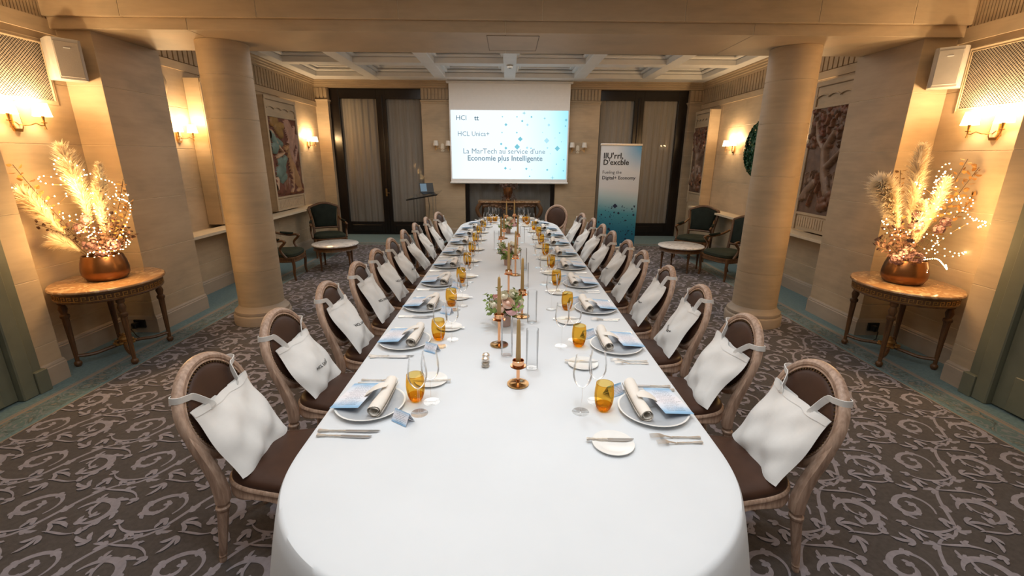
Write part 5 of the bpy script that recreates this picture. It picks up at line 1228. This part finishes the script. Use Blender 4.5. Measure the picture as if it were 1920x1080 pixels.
def arrangement(s, x, y, z, label):
    t = thing('dried_arrangement', label, 'arrangement', (x, y, z), 0, 'dried arrangements')
    MB().lathe([(0, 0), (.125, 0), (.15, .012), (.172, .055), (.176, .10), (.165, .165), (.148, .225), (.143, .228), (.138, .22), (.155, .15), (.12, .13), (0, .13)], 40).obj('bowl', BOWL, t)
    def cl_(m_):
        m_.v = [((max(-.40, x_) if s < 0 else min(.43, x_)), y_, z_) for x_, y_, z_ in m_.v]; return m_
    st = MB(); seed = 10 if s < 0 else 50
    # plumes
    if s < 0: PLM = [((-.02, 0, .15), (-.10, -.02, 1.16), (.06, 0, .05), .095), ((.02, .02, .15), (.12, .05, 1.02), (.02, 0, .03), .055), ((-.04, -.03, .15), (-.33, -.22, .80), (-.05, -.05, .12), .085), ((-.03, -.05, .15), (-.26, -.14, .38), (0, 0, .08), .07), ((.05, 0, .15), (.10, 0, .85), (.02, 0, 0), .06)]
    else: PLM = [((.0, 0, .15), (-.12, .0, 1.22), (-.06, 0, .05), .085), ((-.03, -.02, .15), (-.50, -.10, .93), (-.03, 0, .20), .10), ((.04, 0, .15), (.18, .02, .95), (0, 0, .08), .06), ((.03, -.04, .15), (-.10, -.10, .75), (0, 0, .05), .06)]
    for i, (a, b, c, r) in enumerate(PLM):
        pm = MB(); plume(pm, st, a, b, c, r*1.12, seed+i, 1700); o = cl_(pm).obj('pampas_plume', PAMPAS, t, smooth=False)
    lv = MB(); q = random.Random(seed)
    G1 = [((0, 0, .15), (-.34, -.22, 1.02), (-.06, -.05, .10), .05, 26), ((0, 0, .15), (.30, .05, .88), (.08, 0, .1), .035, 34), ((0, 0, .15), (.36, 0, .70), (.1, 0, .12), .035, 30)] if s < 0 else [((0, 0, .15), (-.25, .02, 1.02), (-.08, 0, .1), .034, 34), ((0, 0, .15), (.42, .0, 1.05), (.05, 0, .15), .055, 30), ((0, 0, .15), (.48, 0, .80), (.1, 0, .18), .05, 30), ((0, 0, .15), (.30, 0, 1.12), (.03, 0, .1), .045, 22)]
    for i, (a, b, c, lw, nl) in enumerate(G1): branch(lv, st, a, b, c, lw, nl, seed+20+i)
    o = cl_(lv).obj('gold_leaves', DRYL, t, smooth=False); o['kind'] = 'stuff'
    lv = MB()
    for i in range(13):
        a = q.uniform(-.6, 2.2) if s < 0 else q.uniform(.8, 3.9); e = q.uniform(.2, .9)
        branch(lv, st, (0, 0, .15), (.33*cos(a)*cos(e)*1.1, .30*sin(a)*cos(e)-.10, .22+.50*sin(e)), (0, 0, .06), .040, 22, seed+40+i)
    if s < 0:
        for i, b in enumerate(((-.36, -.12, .66), (-.40, -.12, .52), (-.30, -.15, .60))): branch(lv, st, (0, 0, .15), b, (0, 0, .10), .042, 16, seed+60+i)
    o = cl_(lv).obj('brown_leaves', DRYB, t, smooth=False); o['kind'] = 'stuff'
    hy = MB()
    cl = [(.02, -.10, .34, .075), (.10, -.10, .28, .07), (.18, -.06, .33, .06), (-.04, -.10, .48, .05), (.02, -.09, .56, .045)] if s < 0 else [(-.12, -.10, .30, .07), (-.18, -.08, .24, .06), (-.05, -.12, .26, .07), (.10, -.12, .52, .045), (.16, -.10, .58, .045), (-.08, -.10, .55, .05), (-.09, -.09, .65, .045)]
    for cx, cy, cz, r in cl:
        for i in range(70):
            d = Vector((q.gauss(0, 1), q.gauss(0, 1), q.gauss(0, 1))).normalized(); p = Vector((cx, cy, cz))+d*r*q.uniform(.6, 1); u = d.orthogonal().normalized(); v = d.cross(u); k = .014
            hy.add([tuple(p+u*k), tuple(p+v*k+d*.004), tuple(p-u*k), tuple(p-v*k+d*.004)], [(0, 1, 2, 3)])
    o = hy.obj('dried_blossoms', LILAC, t, smooth=False); o['kind'] = 'stuff'
    cl_(st).obj('stems', TWIG, t)
    # fairy lights: a separate string wound through the arrangement
    f = thing('fairy_lights', 'string of warm fairy lights wound through the dried arrangement, %s' % SIDE[s], 'fairy lights', (x, y, z), 0, 'fairy light strings')
    path = []; ph = 0 if s < 0 else 1.7
    for i in range(170):
        u = i/169; k = .10+.26*sin(pi*min(1, .12+u*.85))
        path.append(Vector((k*(sin(u*31+ph)+.55*sin(u*53+2*ph))*.72+(.02 if s < 0 else .10), k*(cos(u*37+ph)*.6+.4*sin(u*71))*.7-.03, .20+.80*u+.10*sin(u*43+ph)+.04*sin(u*97))))
    tail = [(-.22, -.12, .66), (-.30, -.20, .78), (-.36, -.28, .84), (-.37, -.34, .74), (-.38, -.40, .62)] if s < 0 else [(.25, -.10, .75), (.33, -.16, .62), (.39, -.22, .60), (.36, -.20, .55), (.40, -.32, .62)]
    path2 = smoothpath([path[-1]]+[Vector(p) for p in tail], 5)[1:]
    extra = smoothpath([(.16, -.1, .28), (.34, -.08, .5), (.40, -.05, .68), (.30, -.04, .74)] if s < 0 else [(.02, -.14, .25), (.12, -.15, .26), (.20, -.14, .21), (.26, -.13, .16), (.24, -.13, .20)], 6)
    MB().tube([tuple(p) for p in path+path2], .0011, 4).obj('wire', WIRE, f); MB().tube([tuple(p) for p in extra], .0011, 4).obj('wire', WIRE, f)
    bb = MB()
    for p in path+path2+extra: bb.sphere(tuple(p), .0048, 6, 4)
    o = bb.obj('bulbs', FAIRY, f); o['kind'] = 'stuff'
    for dx, dz, pw in ((.0, .55, 15), (.12, .35, 11), (-.15, .78, 10)): lamp('fairy_glow_light', 'POINT', (x+dx*(1 if s < 0 else -1)-s*.12, y-.16, z+dz), pw, GOLD, .10)
arrangement(-1, -3.73, 4.05, .75, 'copper bowl of pampas, gold leaves and brown foliage, lectern side'); arrangement(1, 3.70, 4.05, .75, 'copper bowl of pampas, gold leaves and lilac blossoms, banner side')

# ---- baroque console and vase under the screen
bc = thing('baroque_console', 'carved dark gilt console with scrolled legs under the projection screen', 'table', (.0, 10.62, 0))
MB().prism([(-.72, .22), (-.72, -.10), (-.66, -.20), (-.35, -.17), (0, -.24), (.35, -.17), (.66, -.20), (.72, -.10), (.72, .22)], .86, .90).obj('top', BMARB, bc, smooth=False)
MB().box(-.62, .62, -.15, .20, .76, .86, bev=.01).obj('frieze', GWOOD, bc, smooth=False)
for s in (-1, 1):
    p = smoothpath([(s*.64, -.12, .86), (s*.74, -.14, .70), (s*.66, -.13, .52), (s*.50, -.12, .36), (s*.46, -.11, .20), (s*.56, -.12, .08), (s*.62, -.12, .03)])
    MB().tube([tuple(v) for v in p], [.05-.02*i/(len(p)-1) for i in range(len(p))], 10, ref=(0, 1, 0)).obj('leg', GWOOD, bc)
    p = smoothpath([(s*.60, .15, .86), (s*.62, .15, .5), (s*.50, .15, .2), (s*.55, .15, .0)]); MB().tube([tuple(v) for v in p], .028, 8, ref=(0, 1, 0)).obj('leg', GWOOD, bc)
    MB().sphere((s*.62, -.12, .03), .03, 10, 6).obj('foot', GWOOD, bc)
q = random.Random(9); cv = MB()
for i in range(46):
    u = q.uniform(-1, 1); cv.sphere((u*.58, -.165-.02*q.random(), .80-.10*(1-abs(u))*q.random()-.02*q.random()), q.uniform(.015, .035), 7, 5, (1.3, .6, 1))
cv.obj('carving', GWOOD, bc)['kind'] = 'stuff'
vz = thing('bronze_vase', 'bronze vase of dark trailing branches on the carved console', 'vase', (-.03, 10.58, .90))
MB().lathe([(0, 0), (.07, 0), (.075, .01), (.05, .03), (.045, .05), (.08, .10), (.105, .17), (.11, .24), (.10, .30), (.10, .305), (.085, .30), (0, .2)], 28).obj('vase', BOWL, vz)
st = MB(); lv = MB()
for i in range(22):
    a = q.uniform(0, 6.28); r = q.uniform(.10, .24); dn = q.random() < .55
    branch(lv, st, (0, 0, .28), (r*cos(a), -abs(r*sin(a)) if dn else r*sin(a), -.35+q.uniform(0, .3) if dn else q.uniform(.26, .34)), (.6*r*cos(a), -.05, .10), .035, 14, 400+i)
o = lv.obj('foliage', DRYB, vz, smooth=False); o['kind'] = 'stuff'; st.obj('stems', TWIG, vz)

# ================================================================== RELIEF PANELS
RC = [mat('relief_ground', (.13, .045, .025), .55, var=.3, scale=14), mat('relief_rose', (.34, .19, .135), .55, var=.2, scale=14), mat('relief_tan', (.33, .18, .08), .5, var=.2, scale=10), mat('relief_teal', (.12, .17, .14), .5, var=.2, scale=10), mat('relief_ochre', (.24, .13, .035), .55, var=.25, scale=12), mat('relief_umber', (.16, .07, .035), .5, var=.3, scale=12), mat('relief_flesh', (.42, .27, .17), .5, var=.15, scale=12), mat('relief_wood', (.13, .075, .048), .5, var=.3, scale=10), mat('relief_wood_light', (.22, .14, .095), .45, var=.25, scale=10)]
def relief_mesh(w_, h_, strokes, bg, nx, nz, ground_amp, seed):
    """strokes: (material, height, [(x, z, r), ...]) polylines in 0..1 panel units of width; carved as rounded ridges"""
    P = []
    for m_, hh, pts in strokes:
        for a, b in zip(pts, pts[1:]+pts[-1:] if len(pts) == 1 else pts[1:]): P.append((m_, hh, a, b))
    H = [[0]*(nx+1) for _ in range(nz+1)]; M_ = [[bg]*(nx+1) for _ in range(nz+1)]
    for j in range(nz+1):
        for i in range(nx+1):
            x = i/nx*w_; z = j/nz*h_
            n_ = noise.noise(Vector((x*6+seed, z*6, seed)))*.5+noise.noise(Vector((x*15, z*15+seed, 3)))*.35
            hv = max(0, n_)*ground_amp; mi = bg
            for m_, hh, a, b in P:
                ax, az, ar = a; bx2, bz2, br = b; dx, dz = bx2-ax, bz2-az; l2 = dx*dx+dz*dz
                t = 0 if l2 < 1e-9 else max(0, min(1, ((x-ax)*dx+(z-az)*dz)/l2)); r = ar+(br-ar)*t
                d2 = (x-ax-dx*t)**2+(z-az-dz*t)**2
                if d2 < r*r:
                    v = hh*sqrt(1-d2/(r*r))+.012
                    if v > hv: hv = v; mi = m_
            H[j][i] = hv; M_[j][i] = mi
    m = MB(); m.v = [(i/nx*w_-w_/2, -H[j][i], j/nz*h_) for j in range(nz+1) for i in range(nx+1)]
    for j in range(nz):
        for i in range(nx):
            k = j*(nx+1)+i; m.f.append((k, k+1, k+nx+2, k+nx+1))
            m.m.append(max((M_[j][i], M_[j][i+1], M_[j+1][i], M_[j+1][i+1]), key=lambda q_: (M_[j][i], M_[j][i+1], M_[j+1][i], M_[j+1][i+1]).count(q_)))
    return m
def relief_panel(s, ya, yb, label, strokes, bg, amp, seed, n=(70, 90)):
    """slab standing on the ledge, front at x=4.21; relief between z 1.15 and 2.52"""
    t = thing('relief_panel', label, 'relief', (s*4.21, (ya+yb)/2, 0), -pi/2*s*-1 if False else (pi/2 if s < 0 else -pi/2), 'carved relief panels')
    w_ = yb-ya; PAN = STONE
    MB().box(-w_/2, w_/2, .0, .205, .002 if ya > 9.5 and s > 0 else .882, 2.86).obj('slab', PAN, t, smooth=False)
    for a, b in ((-w_/2, -w_/2+.05), (w_/2-.05, w_/2)): MB().box(a, b, -.022, .0, .885, 2.86, bev=.005).obj('edge_moulding', PAN, t, smooth=False)
    MB().box(-w_/2, w_/2, -.03, .0, 2.80, 2.865, bev=.008).obj('top_moulding', PAN, t, smooth=False)
    MB().box(-w_/2+.05, w_/2-.05, -.02, .0, 2.52, 2.55, bev=.004).obj('upper_fillet', PAN, t, smooth=False); MB().box(-w_/2+.05, w_/2-.05, -.02, .0, 1.10, 1.135, bev=.004).obj('lower_fillet', PAN, t, smooth=False)
    fl = MB()
    k = int((w_-.12)/.05)
    for i in range(k):
        x = -w_/2+.06+i*(w_-.12)/k; fl.box(x+.006, x+(w_-.12)/k-.006, -.008, .0, .93, 1.07)
    fl.obj('lower_flutes', PAN, t, smooth=False)
    sw = MB(); pts = []     # scalloped valance in the upper field
    nx = 60
    def val(u, v):
        x = -w_/2+.06+(w_-.12)*u; zb = 2.66+.035*abs(sin(u*pi*4))**.6
        return (x, -.016, zb+(2.79-zb)*v)
    sw.grid(val, nx, 1); sw.tube([(-w_/2+.06+(w_-.12)*i/60, -.016, 2.66+.035*abs(sin(i/60*pi*4))**.6) for i in range(61)], .010, 6, ref=(0, 1, 0)); sw.obj('valance', PAN, t, smooth=False)
    m = relief_mesh(w_-.10, 1.38, strokes, bg, n[0], n[1], amp, seed); o = m.obj('carving', RC, t); o.location = (0, -.002, 1.137)
    return t
# panel x runs from the viewer's left to right; units metres
deer = [(1, .02, [(.62, .75, .10), (.85, 1.05, .16), (.70, 1.25, .14)]), (1, .03, [(.78, .55, .05), (.74, .85, .055), (.66, 1.1, .045), (.56, 1.3, .04)]), (1, .03, [(.74, .85, .04), (.86, 1.05, .04), (.95, 1.25, .035)]), (1, .028, [(.83, .62, .035), (.98, .85, .03), (1.02, 1.1, .025)]),
        (4, .035, [(.40, 1.12, .10), (.25, 1.22, .09), (.48, 1.24, .07)]), (4, .03, [(.12, 1.30, .08), (.30, 1.33, .06)]), (0, .02, [(.05, .15, .1), (1.0, .1, .12)]), (5, .028, [(.38, .20, .05), (.44, .38, .04)]), (5, .028, [(.46, .12, .05), (.52, .30, .035)]), (5, .028, [(.30, .12, .05), (.33, .28, .03)]), (5, .03, [(.96, .2, .05), (.98, .5, .04), (.90, .66, .03)]),
        (3, .05, [(.16, .42, .12), (.30, .50, .12), (.22, .62, .11)]), (3, .055, [(.34, .60, .09), (.43, .68, .06)]), (3, .05, [(.10, .85, .11), (.22, .95, .09), (.34, .93, .06)]), (3, .05, [(.05, 1.08, .09), (.12, .98, .08)]), (3, .04, [(.22, .32, .10), (.34, .36, .08)]),
        (6, .05, [(.04, 1.12, .05), (.10, 1.02, .035), (.20, .90, .03), (.36, .80, .025)]), (6, .05, [(.14, .70, .035), (.30, .74, .03), (.40, .78, .02)]), (6, .04, [(.06, .30, .05), (.02, .15, .04)]),
        (2, .06, [(.86, .12, .07), (.80, .28, .13), (.68, .50, .115), (.60, .64, .075), (.56, .78, .05)]), (2, .06, [(.56, .78, .05), (.54, .86, .05), (.46, .84, .032), (.42, .82, .02)]), (2, .05, [(.58, .88, .012), (.61, .94, .02)]), (2, .065, [(.64, .46, .05), (.60, .28, .035), (.56, .12, .028), (.50, .06, .028)]), (2, .06, [(.80, .28, .10), (.88, .10, .06), (.74, .06, .03)]), (2, .05, [(.92, .10, .03), (1.0, .07, .02)])]
relief_panel(-1, 8.25, 9.42, 'painted relief of a seated deer and teal-robed figures on the wall', deer, 0, .018, 2)
def tree(w_, seed):
    q = random.Random(seed); st_ = []
    st_.append((8, .05, [(w_*.62, .30, .07), (w_*.48, .55, .06), (w_*.40, .85, .05), (w_*.55, 1.05, .04)])); st_.append((8, .045, [(w_*.46, .60, .045), (w_*.72, .80, .035), (w_*.95, 1.0, .025)])); st_.append((8, .04, [(w_*.42, .8, .035), (w_*.22, 1.0, .03), (w_*.15, 1.2, .02)]))
    st_.append((8, .04, [(w_*.3, .42, .05), (w_*.15, .30, .06), (w_*.05, .18, .04)]))
    for i in range(120): x, z = q.uniform(0, w_), q.uniform(.88, 1.36); st_.append((q.choice((0, 5, 7)), .03, [(x, z, .03), (x+q.uniform(-.03, .03), z+.03, .018)]))
    for i in range(26): x, z = q.uniform(.1*w_, .8*w_), q.uniform(.08, .45); st_.append((q.choice((7, 8, 5)), .035, [(x, z, .03), (x+q.uniform(-.06, .06), z+.13, .012)]))
    for i in range(10): x, z = q.uniform(.5*w_, w_), q.uniform(.05, .35); st_.append((5, .045, [(x, z, .06), (x+.03, z+.02, .05)]))
    return st_
relief_panel(1, 5.62, 6.62, 'carved wooden relief of a branching tree beside the column', tree(.9, 4), 7, .02, 7)
relief_panel(1, 9.98, 10.72, 'narrow carved wooden relief in the corner by the banner', tree(.64, 9), 7, .02, 11, (44, 80))
relief_panel(-1, 6.62, 7.62, 'carved relief half hidden behind the column, lectern side', tree(.9, 14), 7, .02, 3, (44, 70))

# ---- ivy wreath
IVY = mat('ivy_leaf', (.012, .075, .035), .35, var=.5, scale=25)
iv = thing('ivy_wreath', 'dense round ivy wreath hanging on the wall by the column', 'wreath', (4.40, 8.18, 2.03))
q = random.Random(21); lv = MB()
for i in range(2600):
    a = q.uniform(0, 6.28); rr = sqrt(q.random()); dp = (1-rr*rr)**.5; p = Vector((-.03-.16*dp*q.uniform(.6, 1.05), .40*rr*cos(a), .47*rr*sin(a)))
    d = Vector((-dp-.2, rr*cos(a), rr*sin(a)))+Vector((q.gauss(0, .5), q.gauss(0, .5), q.gauss(0, .5))); d.normalize(); u = d.orthogonal().normalized(); v = d.cross(u); k = q.uniform(.014, .026)
    lv.add([tuple(p+u*k*1.3), tuple(p+v*k+d*.004), tuple(p-u*k*1.1), tuple(p-v*k+d*.004)], [(0, 1, 2, 3)])
o = lv.obj('leaves', IVY, iv, smooth=False); o['kind'] = 'stuff'
m = MB().lathe([(0, .09), (.8, .06), (.98, .02), (.98, 0), (0, 0)], 32); m.v = [(-z, x*.36, y*.43) for x, y, z in m.v]; m.obj('moss_core', mat('moss_core', (.015, .03, .012), .9), iv)
